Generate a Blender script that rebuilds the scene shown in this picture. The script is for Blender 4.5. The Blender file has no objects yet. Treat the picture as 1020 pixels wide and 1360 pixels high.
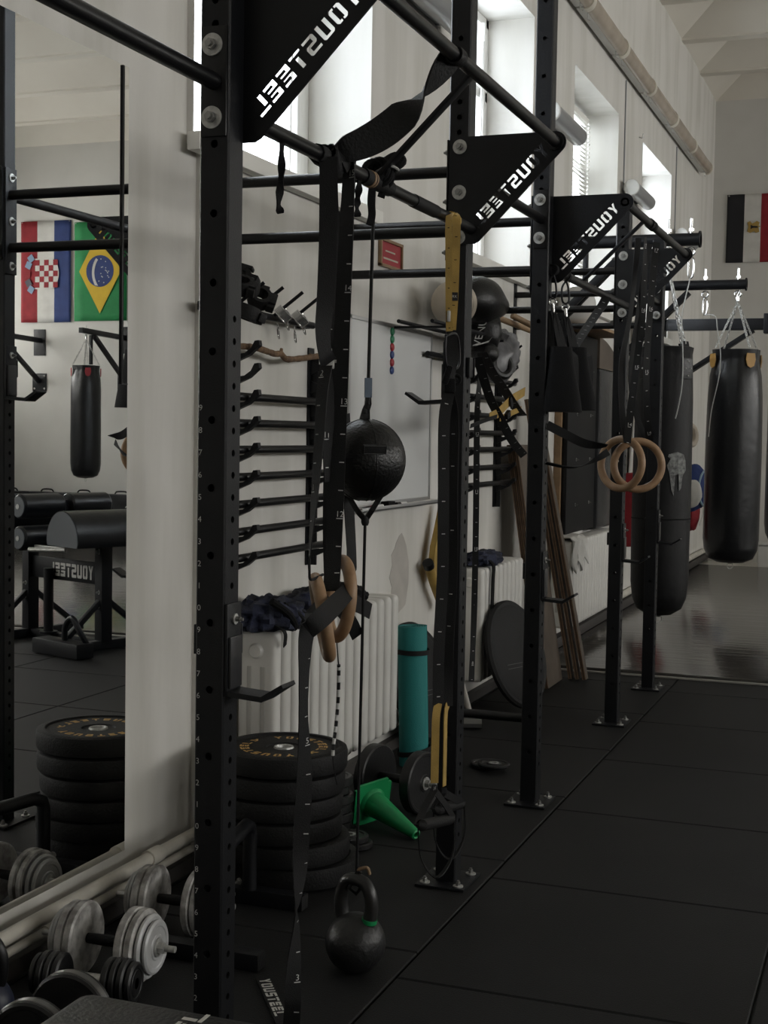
import bpy, bmesh, math, random
from mathutils import Vector, Matrix, Euler
random.seed(7)
C = bpy.context.scene.collection
sc = bpy.context.scene
PI = math.pi
V = Vector

# ---------------------------------------------------------------- camera
YAW, PITCH, ROLL, FPX, EYE = 0.35534737, -0.05598797, 0.01634507, 1850.0, 1.5
fwd = V((-math.sin(YAW)*math.cos(PITCH), math.cos(YAW)*math.cos(PITCH), math.sin(PITCH)))
rgt0 = V((math.cos(YAW), math.sin(YAW), 0)); up0 = rgt0.cross(fwd)
rgt = rgt0*math.cos(ROLL)+up0*math.sin(ROLL); upv = -rgt0*math.sin(ROLL)+up0*math.cos(ROLL)
EYEP = V((0, 0, EYE))
cam_d = bpy.data.cameras.new('camera'); cam = bpy.data.objects.new('camera', cam_d); C.objects.link(cam)
cam_d.sensor_fit = 'AUTO'; cam_d.sensor_width = 36.0; cam_d.lens = 36.0*FPX/1360.0
cam_d.clip_start = 0.05; cam_d.clip_end = 200
cam.matrix_world = Matrix(((rgt.x, upv.x, -fwd.x, 0), (rgt.y, upv.y, -fwd.y, 0), (rgt.z, upv.z, -fwd.z, EYE), (0, 0, 0, 1)))
sc.camera = cam
def ray(x, y): return rgt*((x-510)/FPX) - upv*((y-680)/FPX) + fwd
# survey helpers: where a sight line meets a plane of the room (metres)
def onX(x, y, X): d = ray(x, y); return EYEP + d*((X-EYEP.x)/d.x)
def onY(x, y, Y): d = ray(x, y); return EYEP + d*((Y-EYEP.y)/d.y)
def onZ(x, y, Z): d = ray(x, y); return EYEP + d*((Z-EYEP.z)/d.z)

# ---------------------------------------------------------------- materials
MATS = {}
def mat(name, col, rough=.6, metal=0., var=0., vscale=8., bump=0., bscale=60., col2=None, coat=0., spec=.5, trans=0.):
    if name in MATS: return MATS[name]
    m = bpy.data.materials.new(name); m.use_nodes = True
    nt = m.node_tree; b = nt.nodes['Principled BSDF']
    b.inputs['Base Color'].default_value = (*col, 1); b.inputs['Roughness'].default_value = rough
    b.inputs['Metallic'].default_value = metal; b.inputs['Coat Weight'].default_value = coat
    b.inputs['Specular IOR Level'].default_value = spec
    if trans: b.inputs['Transmission Weight'].default_value = trans
    tc = nt.nodes.new('ShaderNodeTexCoord')
    if var or col2:
        n = nt.nodes.new('ShaderNodeTexNoise'); n.inputs['Scale'].default_value = vscale; n.inputs['Detail'].default_value = 5
        nt.links.new(tc.outputs['Object'], n.inputs['Vector'])
        r = nt.nodes.new('ShaderNodeValToRGB'); r.color_ramp.elements[0].position = .35; r.color_ramp.elements[1].position = .68
        c2 = col2 if col2 else tuple(c*(1-var) for c in col)
        r.color_ramp.elements[0].color = (*c2, 1); r.color_ramp.elements[1].color = (*col, 1)
        nt.links.new(n.outputs['Fac'], r.inputs['Fac']); nt.links.new(r.outputs['Color'], b.inputs['Base Color'])
    if bump:
        n = nt.nodes.new('ShaderNodeTexNoise'); n.inputs['Scale'].default_value = bscale; n.inputs['Detail'].default_value = 3
        nt.links.new(tc.outputs['Object'], n.inputs['Vector'])
        bp = nt.nodes.new('ShaderNodeBump'); bp.inputs['Strength'].default_value = bump; bp.inputs['Distance'].default_value = .01
        nt.links.new(n.outputs['Fac'], bp.inputs['Height']); nt.links.new(bp.outputs['Normal'], b.inputs['Normal'])
    MATS[name] = m
    return m
rack_black = mat('rack_black', (.0050, .0056, .0075), .44, .0, spec=.32, var=.25, vscale=5, bump=.12, bscale=260)
bar_black = mat('bar_black', (.0045, .0045, .0052), .36, .0, spec=.36, bump=.05, bscale=200)
black_rubber = mat('black_rubber', (.0060, .0060, .0063), .64, spec=.34, var=.3, vscale=14, bump=.25, bscale=130)
black_vinyl = mat('black_vinyl', (.0055, .0062, .0080), .33, spec=.45, var=.2, vscale=6, bump=.22, bscale=18)
black_leather = mat('black_leather', (.0045, .0045, .0047), .36, spec=.4, bump=.25, bscale=120)
black_fabric = mat('black_fabric', (.0045, .0045, .0052), .85, spec=.25, var=.3, vscale=20, bump=.3, bscale=300)
strap_black = mat('strap_black', (.0058, .0058, .0064), .66, spec=.3, bump=.25, bscale=420)
hole_dark = mat('hole_dark', (.003, .003, .003), .9)
number_white = mat('number_white', (.55, .55, .54), .6)
zinc = mat('zinc', (.60, .60, .58), .40, .55, var=.35, vscale=60, bump=.1, bscale=120)
nut_steel = mat('nut_steel', (.30, .30, .29), .35, .8)
chrome = mat('chrome', (.62, .62, .62), .2, 1.)
plaster = mat('plaster', (.70, .685, .655), .85, col2=(.655, .64, .605), vscale=1.7, bump=.09, bscale=26)
def add_runs(m, scale, amount):
    nt = m.node_tree; b = nt.nodes['Principled BSDF']; src = b.inputs['Base Color'].links[0].from_socket
    tc = nt.nodes.new('ShaderNodeTexCoord'); mp = nt.nodes.new('ShaderNodeMapping'); mp.inputs['Scale'].default_value = scale
    n = nt.nodes.new('ShaderNodeTexNoise'); n.inputs['Scale'].default_value = 3.; n.inputs['Detail'].default_value = 6
    r = nt.nodes.new('ShaderNodeValToRGB'); r.color_ramp.elements[0].position = .30; r.color_ramp.elements[1].position = .55
    r.color_ramp.elements[0].color = (amount, amount, amount*.97, 1); r.color_ramp.elements[1].color = (1, 1, 1, 1)
    mx = nt.nodes.new('ShaderNodeMix'); mx.data_type = 'RGBA'; mx.blend_type = 'MULTIPLY'; mx.inputs[0].default_value = 1
    nt.links.new(tc.outputs['Object'], mp.inputs['Vector']); nt.links.new(mp.outputs['Vector'], n.inputs['Vector']); nt.links.new(n.outputs['Fac'], r.inputs['Fac'])
    nt.links.new(src, mx.inputs[6]); nt.links.new(r.outputs['Color'], mx.inputs[7]); nt.links.new(mx.outputs[2], b.inputs['Base Color'])
add_runs(plaster, (1, 1.6, .22), .84)
plaster_far = mat('plaster_far', (.66, .65, .62), .85, col2=(.56, .55, .52), vscale=.9, bump=.06, bscale=12)
ceil_paint = mat('ceiling_paint', (.74, .71, .64), .9, col2=(.66, .62, .55), vscale=.7)
white_paint = mat('white_paint', (.74, .74, .72), .5, var=.06, vscale=4)
jamb_paint = mat('jamb_paint', (.80, .79, .75), .8, var=.05, vscale=3)
pipe_paint = mat('pipe_paint', (.66, .63, .56), .45, var=.25, vscale=9)
radiator_paint = mat('radiator_paint', (.72, .71, .68), .38, var=.12, vscale=5)
wood_ring = mat('wood_ring', (.36, .23, .13), .5, col2=(.27, .16, .085), vscale=22, bump=.05, bscale=90)
wood_dowel = mat('wood_dowel', (.34, .22, .12), .55, var=.3, vscale=14)
bark = mat('bark', (.20, .12, .065), .8, col2=(.10, .06, .035), vscale=40, bump=.5, bscale=70)
ply_face = mat('ply_face', (.125, .10, .078), .6, col2=(.085, .066, .05), vscale=5)
ply_edge = mat('ply_edge', (.20, .125, .07), .6, col2=(.12, .07, .04), vscale=30)
yellow_strap = mat('yellow_strap', (.46, .30, .075), .7, var=.25, vscale=14, bump=.2, bscale=300)
green_plastic = mat('green_plastic', (.008, .27, .085), .42, var=.15, vscale=8)
teal_foam = mat('teal_foam', (.015, .21, .205), .7, bump=.25, bscale=240)
silver_paint = mat('silver_paint', (.58, .59, .60), .45, .15, col2=(.44, .44, .44), vscale=11, bump=.15, bscale=40)
chip_paint = mat('chipped_silver', (.62, .61, .59), .5, .1, col2=(.22, .21, .20), vscale=26, bump=.3, bscale=40)
gold_print = mat('gold_print', (.62, .38, .12), .6)
white_print = mat('white_print', (.62, .61, .58), .6)
mirror_glass = mat('mirror_glass', (.93, .94, .93), .005, 1.)
gray_plastic = mat('gray_plastic', (.27, .28, .29), .3)
lamp_cover = mat('lamp_cover', (.47, .40, .32), .22, var=.25, vscale=4, spec=.6)
lamp_white = mat('lamp_white', (.62, .62, .60), .4)
board_white = mat('board_white', (.74, .75, .75), .16, spec=.6)
alu = mat('aluminium', (.52, .52, .52), .4, .8)
navy_cloth = mat('navy_cloth', (.020, .026, .062), .8, col2=(.006, .007, .012), vscale=13, bump=.4, bscale=90)
red_cloth = mat('red_cloth', (.26, .010, .018), .8, var=.2, vscale=9)
white_cloth = mat('white_cloth', (.60, .59, .56), .85, var=.12, vscale=7)
blue_cloth = mat('blue_cloth', (.022, .045, .17), .8, var=.2, vscale=9)
green_cloth = mat('green_cloth', (.012, .21, .06), .8, var=.15, vscale=7)
yellow_cloth = mat('yellow_cloth', (.62, .42, .03), .8, var=.1, vscale=7)
flag_black = mat('flag_black', (.012, .012, .015), .85)
tan_leather = mat('tan_leather', (.40, .22, .05), .5)
red_paint = mat('red_paint', (.35, .03, .04), .6)
green_magnet = mat('green_magnet', (.02, .22, .10), .4)
red_magnet = mat('red_magnet', (.35, .02, .03), .4)
blue_magnet = mat('blue_magnet', (.03, .06, .20), .4)
cream_leather = mat('cream_leather', (.50, .44, .36), .6, var=.1, vscale=5)
ball_white = mat('ball_white', (.62, .61, .59), .45, var=.08, vscale=5)
grey_pad = mat('grey_pad', (.22, .22, .23), .35, col2=(.05, .05, .055), vscale=8)
camo_grey = mat('camo_grey', (.24, .25, .24), .6, col2=(.06, .06, .06), vscale=45)
tape_blue = mat('tape_blue', (.12, .16, .22), .5)
tape_tan = mat('tape_tan', (.26, .17, .10), .6)
foam_foot = mat('grey_cover', (.10, .11, .12), .45)
curtain_white = mat('blind_white', (.80, .79, .75), .6)

# ---------------------------------------------------------------- mesh builder
class MB:
    def __init__(s): s.v = []; s.f = []; s.m = []
    def add(s, vs, fs, mi=0):
        o = len(s.v); s.v += [V(p) for p in vs]
        for f in fs: s.f.append([i+o for i in f]); s.m.append(mi)
        return s
    def box(s, c, d, rot=None, mi=0, bev=0., seg=2):
        bm = bmesh.new(); bmesh.ops.create_cube(bm, size=1)
        for v in bm.verts: v.co = V((v.co.x*d[0], v.co.y*d[1], v.co.z*d[2]))
        if bev: bmesh.ops.bevel(bm, geom=bm.edges[:], offset=min(bev, min(d)*.49), segments=seg, profile=.6, affect='EDGES')
        M = (rot if rot is not None else Matrix.Identity(3))
        s.bm(bm, M, V(c), mi); return s
    def bm(s, bm, M, c, mi=0):
        bm.verts.index_update()
        s.add([M @ v.co + c for v in bm.verts], [[v.index for v in f.verts] for f in bm.faces], mi); bm.free()
    def boxab(s, a, b, mi=0, bev=0.):
        a, b = V(a), V(b)
        return s.box((a+b)/2, (abs(b.x-a.x), abs(b.y-a.y), abs(b.z-a.z)), None, mi, bev)
    def bar(s, p, q, w, h, side=None, mi=0, bev=.003):
        p, q = V(p), V(q); t = (q-p).normalized()
        u = V((0, 0, 1)) if abs(t.z) < .95 else V((0, 1, 0))
        if side is not None: u = V(side)
        a = t.cross(u).normalized(); u = a.cross(t)
        return s.box((p+q)/2, (w, (q-p).length, h), Matrix((a, t, u)).transposed(), mi, bev)
    def ring(s, c, u, w, ru, rw, n, a0=0): return [c+u*(ru*math.cos(a0+2*PI*k/n))+w*(rw*math.sin(a0+2*PI*k/n)) for k in range(n)]
    def tube(s, pts, r, n=12, closed=False, mi=0, caps=True):
        pts = [V(p) for p in pts]; N = len(pts)
        rs = r if isinstance(r, (list, tuple)) else [r]*N
        T = []
        for i in range(N):
            a = pts[(i-1) % N] if (closed or i > 0) else pts[i]; b = pts[(i+1) % N] if (closed or i < N-1) else pts[i]
            T.append((b-a).normalized())
        u = T[0].orthogonal().normalized(); R = []
        for i in range(N):
            u = (u-T[i]*u.dot(T[i])).normalized(); w = T[i].cross(u); R.append(s.ring(pts[i], u, w, rs[i], rs[i], n))
        o = len(s.v); s.v += [p for x in R for p in x]
        if closed:   # match the last frame to the first
            best = min(range(n), key=lambda k: (R[-1][k]-R[0][0]).length)
        for i in range(N if closed else N-1):
            j = (i+1) % N; sh = best if (closed and j == 0) else 0
            for k in range(n):
                k2 = (k+1) % n
                if sh:
                    s.f.append([o+i*n+(k+sh) % n, o+i*n+(k2+sh) % n, o+j*n+k2, o+j*n+k])
                else: s.f.append([o+i*n+k, o+i*n+k2, o+j*n+k2, o+j*n+k])
                s.m.append(mi)
        if caps and not closed:
            s.f.append([o+k for k in range(n)][::-1]); s.m.append(mi); s.f.append([o+(N-1)*n+k for k in range(n)]); s.m.append(mi)
        return s
    def cyl(s, p, q, r, n=20, r2=None, mi=0, caps=True): return s.tube([p, q], [r, r if r2 is None else r2], n, False, mi, caps)
    def lathe(s, prof, o=(0, 0, 0), ax=(0, 0, 1), n=28, mi=0, sx=1., closed=False):
        o = V(o); ax = V(ax).normalized(); u = ax.orthogonal().normalized(); w = ax.cross(u)
        if abs(ax.z) > .99: u, w = V((1, 0, 0)), V((0, 1, 0))*(1 if ax.z > 0 else -1)
        b = len(s.v); L = len(prof)
        for r, h in prof: s.v += s.ring(o+ax*h, u, w, max(r, 1e-5)*sx, max(r, 1e-5), n)
        for i in range(L if closed else L-1):
            j = (i+1) % L
            for k in range(n): s.f.append([b+i*n+k, b+i*n+(k+1) % n, b+j*n+(k+1) % n, b+j*n+k]); s.m.append(mi)
        return s
    def torus(s, c, ax, R, r, n=40, k=12, mi=0):
        ax = V(ax).normalized(); u = ax.orthogonal().normalized(); w = ax.cross(u); c = V(c)
        return s.tube([c+u*(R*math.cos(2*PI*i/n))+w*(R*math.sin(2*PI*i/n)) for i in range(n)], r, k, True, mi)
    def sphere(s, c, r, n=24, m=14, mi=0, sc_=(1, 1, 1), rot=None):
        b = len(s.v); c = V(c); M = rot if rot is not None else Matrix.Identity(3)
        for i in range(m+1):
            t = PI*i/m
            for k in range(n):
                a = 2*PI*k/n; q = V((math.sin(t)*math.cos(a)*sc_[0], math.sin(t)*math.sin(a)*sc_[1], math.cos(t)*sc_[2]))*r
                s.v.append(c+M @ q)
        for i in range(m):
            for k in range(n): s.f.append([b+i*n+k, b+(i+1)*n+k, b+(i+1)*n+(k+1) % n, b+i*n+(k+1) % n]); s.m.append(mi)
        return s
    def ribbon(s, pts, sides, w, t=.003, mi=0):
        """flat strap: pts centre line, sides = width direction (one or per point)"""
        pts = [V(p) for p in pts]; N = len(pts); o = len(s.v)
        ws = w if isinstance(w, (list, tuple)) else [w]*N
        for i in range(N):
            a = pts[max(0, i-1)]; b = pts[min(N-1, i+1)]; T = (b-a).normalized()
            sd = V(sides[i]) if isinstance(sides, list) else V(sides)
            sd = (sd-T*sd.dot(T)).normalized(); nn = T.cross(sd)
            for x, y in ((-1, -1), (1, -1), (1, 1), (-1, 1)): s.v.append(pts[i]+sd*(x*ws[i]/2)+nn*(y*t/2))
        for i in range(N-1):
            for k in range(4): s.f.append([o+i*4+k, o+i*4+(k+1) % 4, o+i*4+4+(k+1) % 4, o+i*4+4+k]); s.m.append(mi)
        s.f.append([o+3, o+2, o+1, o]); s.m.append(mi); e = o+(N-1)*4; s.f.append([e, e+1, e+2, e+3]); s.m.append(mi)
        return s
    def prism(s, poly, o, u, w, d, mi=0):
        """polygon (2D) in axes u,w at o, pushed along vector d"""
        o, u, w, d = V(o), V(u), V(w), V(d); n = len(poly); b = len(s.v)
        for p in poly: s.v.append(o+u*p[0]+w*p[1])
        for p in poly: s.v.append(o+u*p[0]+w*p[1]+d)
        s.f.append(list(range(b, b+n))); s.m.append(mi); s.f.append(list(range(b+2*n-1, b+n-1, -1))); s.m.append(mi)
        for k in range(n): s.f.append([b+k, b+n+k, b+n+(k+1) % n, b+(k+1) % n]); s.m.append(mi)
        return s
    def mesh(s, name, mats, org, ang):
        me = bpy.data.meshes.new(name); o = V(org)
        me.from_pydata([p-o for p in s.v], [], s.f)
        for m in (mats if isinstance(mats, (list, tuple)) else [mats]): me.materials.append(m)
        me.polygons.foreach_set('material_index', s.m)
        bm = bmesh.new(); bm.from_mesh(me); bmesh.ops.remove_doubles(bm, verts=bm.verts[:], dist=1e-6); bmesh.ops.recalc_face_normals(bm, faces=bm.faces[:]); bm.to_mesh(me); bm.free()
        if ang:
            me.polygons.foreach_set('use_smooth', [True]*len(me.polygons)); me.set_sharp_from_angle(angle=math.radians(ang))
        me.update(); return me

ORG = {}
def org(o): return ORG.get(o.name, V((0, 0, 0)))
def thing(name, label, cat, loc=(0, 0, 0), group=None, rz=0.):
    o = bpy.data.objects.new(name, None); C.objects.link(o); o.location = loc; o.rotation_euler = (0, 0, rz); o.empty_display_size = .05
    ORG[o.name] = V(loc) if not rz else V((0, 0, 0)); o['label'] = label; o['category'] = cat
    if group: o['group'] = group
    return o
def part(name, mb, m, parent, label=None, ang=35, kind=None):
    g = org(parent); me = mb.mesh(name, m, g, ang); o = bpy.data.objects.new(name, me); C.objects.link(o); o.parent = parent; ORG[o.name] = g
    if label: o['label'] = label
    if kind: o['kind'] = kind
    return o
def solo(name, mb, m, label, cat, loc=(0, 0, 0), group=None, ang=35):
    me = mb.mesh(name, m, loc, ang); o = bpy.data.objects.new(name, me); C.objects.link(o); o.location = loc; ORG[o.name] = V(loc)
    o['label'] = label; o['category'] = cat
    if group: o['group'] = group
    return o
def struct(name, mb, m, ang=30, label=None, cat=None):
    me = mb.mesh(name, m, (0, 0, 0), ang); o = bpy.data.objects.new(name, me); C.objects.link(o); o['kind'] = 'structure'; ORG[o.name] = V((0, 0, 0))
    if label: o['label'] = label
    if cat: o['category'] = cat
    return o
def copy_tree(src, parent=None):
    c = src.copy(); C.objects.link(c); c.parent = parent; ORG[c.name] = org(src)
    for ch in list(src.children): copy_tree(ch, c)
    return c
def bez(pts, n=24):
    """smooth curve through points (Catmull-Rom)"""
    P = [V(p) for p in pts]; P = [P[0]*2-P[1]]+P+[P[-1]*2-P[-2]]; out = []; S = len(P)-3
    for i in range(S):
        a, b, c, d = P[i:i+4]; k = max(2, n//S)
        for j in range(k):
            t = j/k; out.append(.5*((2*b)+(c-a)*t+(2*a-5*b+4*c-d)*t*t+(3*b-a-3*c+d)*t**3))
    out.append(P[-2]); return out
def rotm(x=0, y=0, z=0): return Euler((x, y, z)).to_matrix()

# ---------------------------------------------------------------- lettering
LET = {
 'Y': [[(0, 1), (.25, 1), (.4, .66), (.55, 1), (.8, 1), (.52, .48), (.52, 0), (.28, 0), (.28, .48)]],
 'O': [[(.35, 1), (.12, 1), (0, .88), (0, .12), (.12, 0), (.35, 0), (.35, .2), (.24, .2), (.24, .8), (.35, .8)],
       [(.45, 1), (.68, 1), (.8, .88), (.8, .12), (.68, 0), (.45, 0), (.45, .2), (.56, .2), (.56, .8), (.45, .8)]],
 'U': [[(0, 1), (.24, 1), (.24, .22), (.56, .22), (.56, 1), (.8, 1), (.8, .1), (.7, 0), (.1, 0), (0, .1)]],
 'S': [[(.8, 1), (.1, 1), (0, .9), (0, .5), (.1, .4), (.56, .4), (.56, .22), (0, .22), (0, 0), (.7, 0), (.8, .1), (.8, .52), (.7, .62), (.24, .62), (.24, .78), (.8, .78)]],
 'T': [[(0, 1), (.8, 1), (.8, .8), (0, .8)], [(.28, .7), (.52, .7), (.52, 0), (.28, 0)]],
 'E': [[(0, 0), (0, .44), (.7, .44), (.7, .3), (.26, .3), (.26, .2), (.8, .2), (.8, 0)], [(0, .54), (0, 1), (.8, 1), (.8, .8), (.26, .8), (.26, .7), (.7, .7), (.7, .54)]],
 'L': [[(0, 1), (.24, 1), (.24, .3), (0, .3)], [(0, .2), (.8, .2), (.8, 0), (0, 0)]]}
def word(w, adv=1.0):
    out = []
    for i, ch in enumerate(w): out += [[(x+i*adv, y) for x, y in p] for p in LET[ch]]
    return out
def font_mb(mb, txt, o, u, w, size, d, mi=0):
    cu = bpy.data.curves.new('t', 'FONT'); cu.body = txt; cu.size = size; cu.align_x = 'CENTER'; cu.align_y = 'CENTER'; cu.resolution_u = 3
    ob = bpy.data.objects.new('t', cu); C.objects.link(ob); dg = bpy.context.evaluated_depsgraph_get()
    me = bpy.data.meshes.new_from_object(ob.evaluated_get(dg)); o, u, w = V(o), V(u), V(w)
    mb.add([o+u*v.co.x+w*v.co.y+V(d) for v in me.vertices], [list(p.vertices) for p in me.polygons], mi)
    bpy.data.objects.remove(ob); bpy.data.curves.remove(cu); bpy.data.meshes.remove(me)
    return mb
def plate_with_holes(mb, loops, o, u, w, d, mi=0):
    """flat plate: loops[0] outline, the others are cut right through; thickness vector d"""
    cu = bpy.data.curves.new('t', 'CURVE'); cu.dimensions = '2D'; cu.fill_mode = 'BOTH'; cu.extrude = .5
    for L in loops:
        sp = cu.splines.new('POLY'); sp.points.add(len(L)-1); sp.use_cyclic_u = True
        for i, p in enumerate(L): sp.points[i].co = (p[0], p[1], 0, 1)
    ob = bpy.data.objects.new('t', cu); C.objects.link(ob); dg = bpy.context.evaluated_depsgraph_get()
    me = bpy.data.meshes.new_from_object(ob.evaluated_get(dg)); o, u, w, d = V(o), V(u), V(w), V(d)
    mb.add([o+u*v.co.x+w*v.co.y+d*(v.co.z+.5) for v in me.vertices], [list(p.vertices) for p in me.polygons], mi)
    bpy.data.objects.remove(ob); bpy.data.curves.remove(cu); bpy.data.meshes.remove(me)
    return mb
def circle(c, r, n=20): return [(c[0]+r*math.cos(2*PI*k/n), c[1]+r*math.sin(2*PI*k/n)) for k in range(n)]
X, Y, Z = V((1, 0, 0)), V((0, 1, 0)), V((0, 0, 1))
# ================================================================ THE ROOM
WX, FY, BY, RX, CZ = -2.26, 17.40, -3.2, 8.8, 5.58
WIN = [(-4.2+0.0, 0)]
WINS = [(4.20, 5.84), (7.02, 8.67), (9.82, 11.44), (12.56, 14.20)]   # openings along Y in the left wall
SILL, HEAD, THK = 2.46, 4.13, .46
def wall_with_windows(x0, x1, wins, y0, y1, top):
    mb = MB(); mb.boxab((x0, y0, -.1), (x1, y1, SILL)); mb.boxab((x0, y0, HEAD), (x1, y1, top)); y = y0
    for a, b in wins: mb.boxab((x0, y, SILL), (x1, a, HEAD)); y = b
    mb.boxab((x0, y, SILL), (x1, y1, HEAD)); return mb
mbw = wall_with_windows(WX-THK, WX-.03, WINS, BY-.3, FY+.3, CZ+.5)     # core with a plaster skin, 2 cm thinner on the mirror bay
STEP, WXN = 4.195, WX-.024
mbw.boxab((WX-.03, BY-.3, -.1), (WXN, STEP, CZ+.5))
mbw.boxab((WX-.03, STEP, HEAD), (WX, FY+.3, CZ+.5)); mbw.boxab((WX-.03, STEP+.07, -.1), (WX, FY+.3, SILL)); mbw.boxab((WX-.03, STEP, -.1), (WXN, STEP+.07, SILL))
yw = STEP
for a, b in WINS: mbw.boxab((WX-.03, yw, SILL), (WX, a, HEAD)); yw = b
mbw.boxab((WX-.03, yw, SILL), (WX, FY+.3, HEAD)); struct('wall_left', mbw, plaster)
RWINS = [(-2.2+2.85*k, -.3+2.85*k) for k in range(7)]
mbr = wall_with_windows(RX, RX+THK, RWINS, BY-.3, FY+.3, CZ+.5); struct('wall_right', mbr, plaster)
struct('wall_far', MB().boxab((WX, FY, -.1), (RX, FY+.3, CZ+.5)), plaster_far)
struct('wall_back', MB().boxab((WX, BY-.3, -.1), (RX, BY, CZ+.5)), plaster_far)
# coffered concrete ceiling: ribs run from wall to wall, each bay a shallow hipped tray
mb = MB(); ys = []; y = FY
while y > BY: ys.append(y); y -= 1.365
ys.append(BY); rw, ins, hh = .075, .34, .30
for i in range(len(ys)-1):
    b, a = ys[i], ys[i+1]; b2, a2 = b-rw, a+rw
    if i == 0: b2 = b
    if b2-a2 < .8: ins_ = .2
    else: ins_ = ins
    lo = [(WX, a2, CZ), (RX, a2, CZ), (RX, b2, CZ), (WX, b2, CZ)]
    hi = [(WX+ins_*1.2, a2+ins_, CZ+hh), (RX-ins_, a2+ins_, CZ+hh), (RX-ins_, b2-ins_, CZ+hh), (WX+ins_*1.2, b2-ins_, CZ+hh)]
    mb.add(lo+hi, [[0, 1, 5, 4], [1, 2, 6, 5], [2, 3, 7, 6], [3, 0, 4, 7], [4, 5, 6, 7]])
    mb.add([(WX, a-rw, CZ-.02), (RX, a-rw, CZ-.02), (RX, a+rw, CZ-.02), (WX, a+rw, CZ-.02), (WX, a-rw, CZ), (RX, a-rw, CZ), (RX, a+rw, CZ), (WX, a+rw, CZ)],
           [[0, 1, 2, 3], [0, 1, 5, 4], [3, 2, 6, 7]])
struct('ceiling', mb, ceil_paint, ang=0)
# rubber tile floor, every tile with a bevelled edge over a dark bed
mb = MB(); T = .945; g = .0035; MATY = 8.76
mb.boxab((WX-.3, BY-.3, -.1), (RX+.3, FY+.3, -.012), 1)
ci = 0; x = -1.265-T*2
while x < RX:
    yy = 4.03-T*8.5+(0 if ci % 2 == 0 else T*.0)
    off = [.17, .2, 0, 0, .45, .1][ci % 6]; yy += off
    while yy < FY:
        a = (max(x, WX-.1)+g, max(yy, BY)+g); b = (min(x+T, RX)-g, min(yy+T, FY)-g)
        if b[0] > a[0]+.02 and b[1] > a[1]+.02 and a[1] < MATY+.3:
            e = .004
            mb.add([(a[0], a[1], -.012), (b[0], a[1], -.012), (b[0], b[1], -.012), (a[0], b[1], -.012), (a[0], a[1], -e), (b[0], a[1], -e), (b[0], b[1], -e), (a[0], b[1], -e),
                    (a[0]+e, a[1]+e, 0), (b[0]-e, a[1]+e, 0), (b[0]-e, b[1]-e, 0), (a[0]+e, b[1]-e, 0)],
                   [[8, 9, 10, 11], [4, 5, 9, 8], [5, 6, 10, 9], [6, 7, 11, 10], [7, 4, 8, 11], [0, 1, 5, 4], [1, 2, 6, 5], [2, 3, 7, 6], [3, 0, 4, 7]])
        yy += T
    x += T; ci += 1
floor_m = bpy.data.materials.new('rubber_tile'); floor_m.use_nodes = True
nt = floor_m.node_tree; b = nt.nodes['Principled BSDF']; b.inputs['Roughness'].default_value = .66; b.inputs['Specular IOR Level'].default_value = .30
tc = nt.nodes.new('ShaderNodeTexCoord'); n1 = nt.nodes.new('ShaderNodeTexNoise'); n1.inputs['Scale'].default_value = 3.0; n1.inputs['Detail'].default_value = 8
vo = nt.nodes.new('ShaderNodeTexVoronoi'); vo.inputs['Scale'].default_value = 26
r1 = nt.nodes.new('ShaderNodeValToRGB'); r1.color_ramp.elements[0].color = (.0048, .0050, .0054, 1); r1.color_ramp.elements[1].color = (.0088, .0090, .0094, 1); r1.color_ramp.elements[0].position = .3; r1.color_ramp.elements[1].position = .75
r2 = nt.nodes.new('ShaderNodeValToRGB'); r2.color_ramp.elements[0].color = (1, 1, 1, 1); r2.color_ramp.elements[1].color = (0, 0, 0, 1); r2.color_ramp.elements[0].position = .03; r2.color_ramp.elements[1].position = .06
n3 = nt.nodes.new('ShaderNodeTexNoise'); n3.inputs['Scale'].default_value = 9.; th = nt.nodes.new('ShaderNodeMath'); th.operation = 'GREATER_THAN'; th.inputs[1].default_value = .62
ml = nt.nodes.new('ShaderNodeMath'); ml.operation = 'MULTIPLY'
mx = nt.nodes.new('ShaderNodeMix'); mx.data_type = 'RGBA'; mx.inputs[7].default_value = (.055, .055, .052, 1)
n4 = nt.nodes.new('ShaderNodeTexNoise'); n4.inputs['Scale'].default_value = 190; bp = nt.nodes.new('ShaderNodeBump'); bp.inputs['Strength'].default_value = .35; bp.inputs['Distance'].default_value = .004
for t in (n1, vo, n3, n4): nt.links.new(tc.outputs['Object'], t.inputs['Vector'])
nt.links.new(n1.outputs['Fac'], r1.inputs['Fac']); nt.links.new(vo.outputs['Distance'], r2.inputs['Fac']); nt.links.new(n3.outputs['Fac'], th.inputs[0])
nt.links.new(r2.outputs['Color'], ml.inputs[0]); nt.links.new(th.outputs[0], ml.inputs[1]); nt.links.new(ml.outputs[0], mx.inputs[0])
nt.links.new(r1.outputs['Color'], mx.inputs[6]); nt.links.new(mx.outputs[2], b.inputs['Base Color']); nt.links.new(n4.outputs['Fac'], bp.inputs['Height']); nt.links.new(bp.outputs['Normal'], b.inputs['Normal'])
struct('floor', mb, [floor_m, hole_dark], ang=0)

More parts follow.
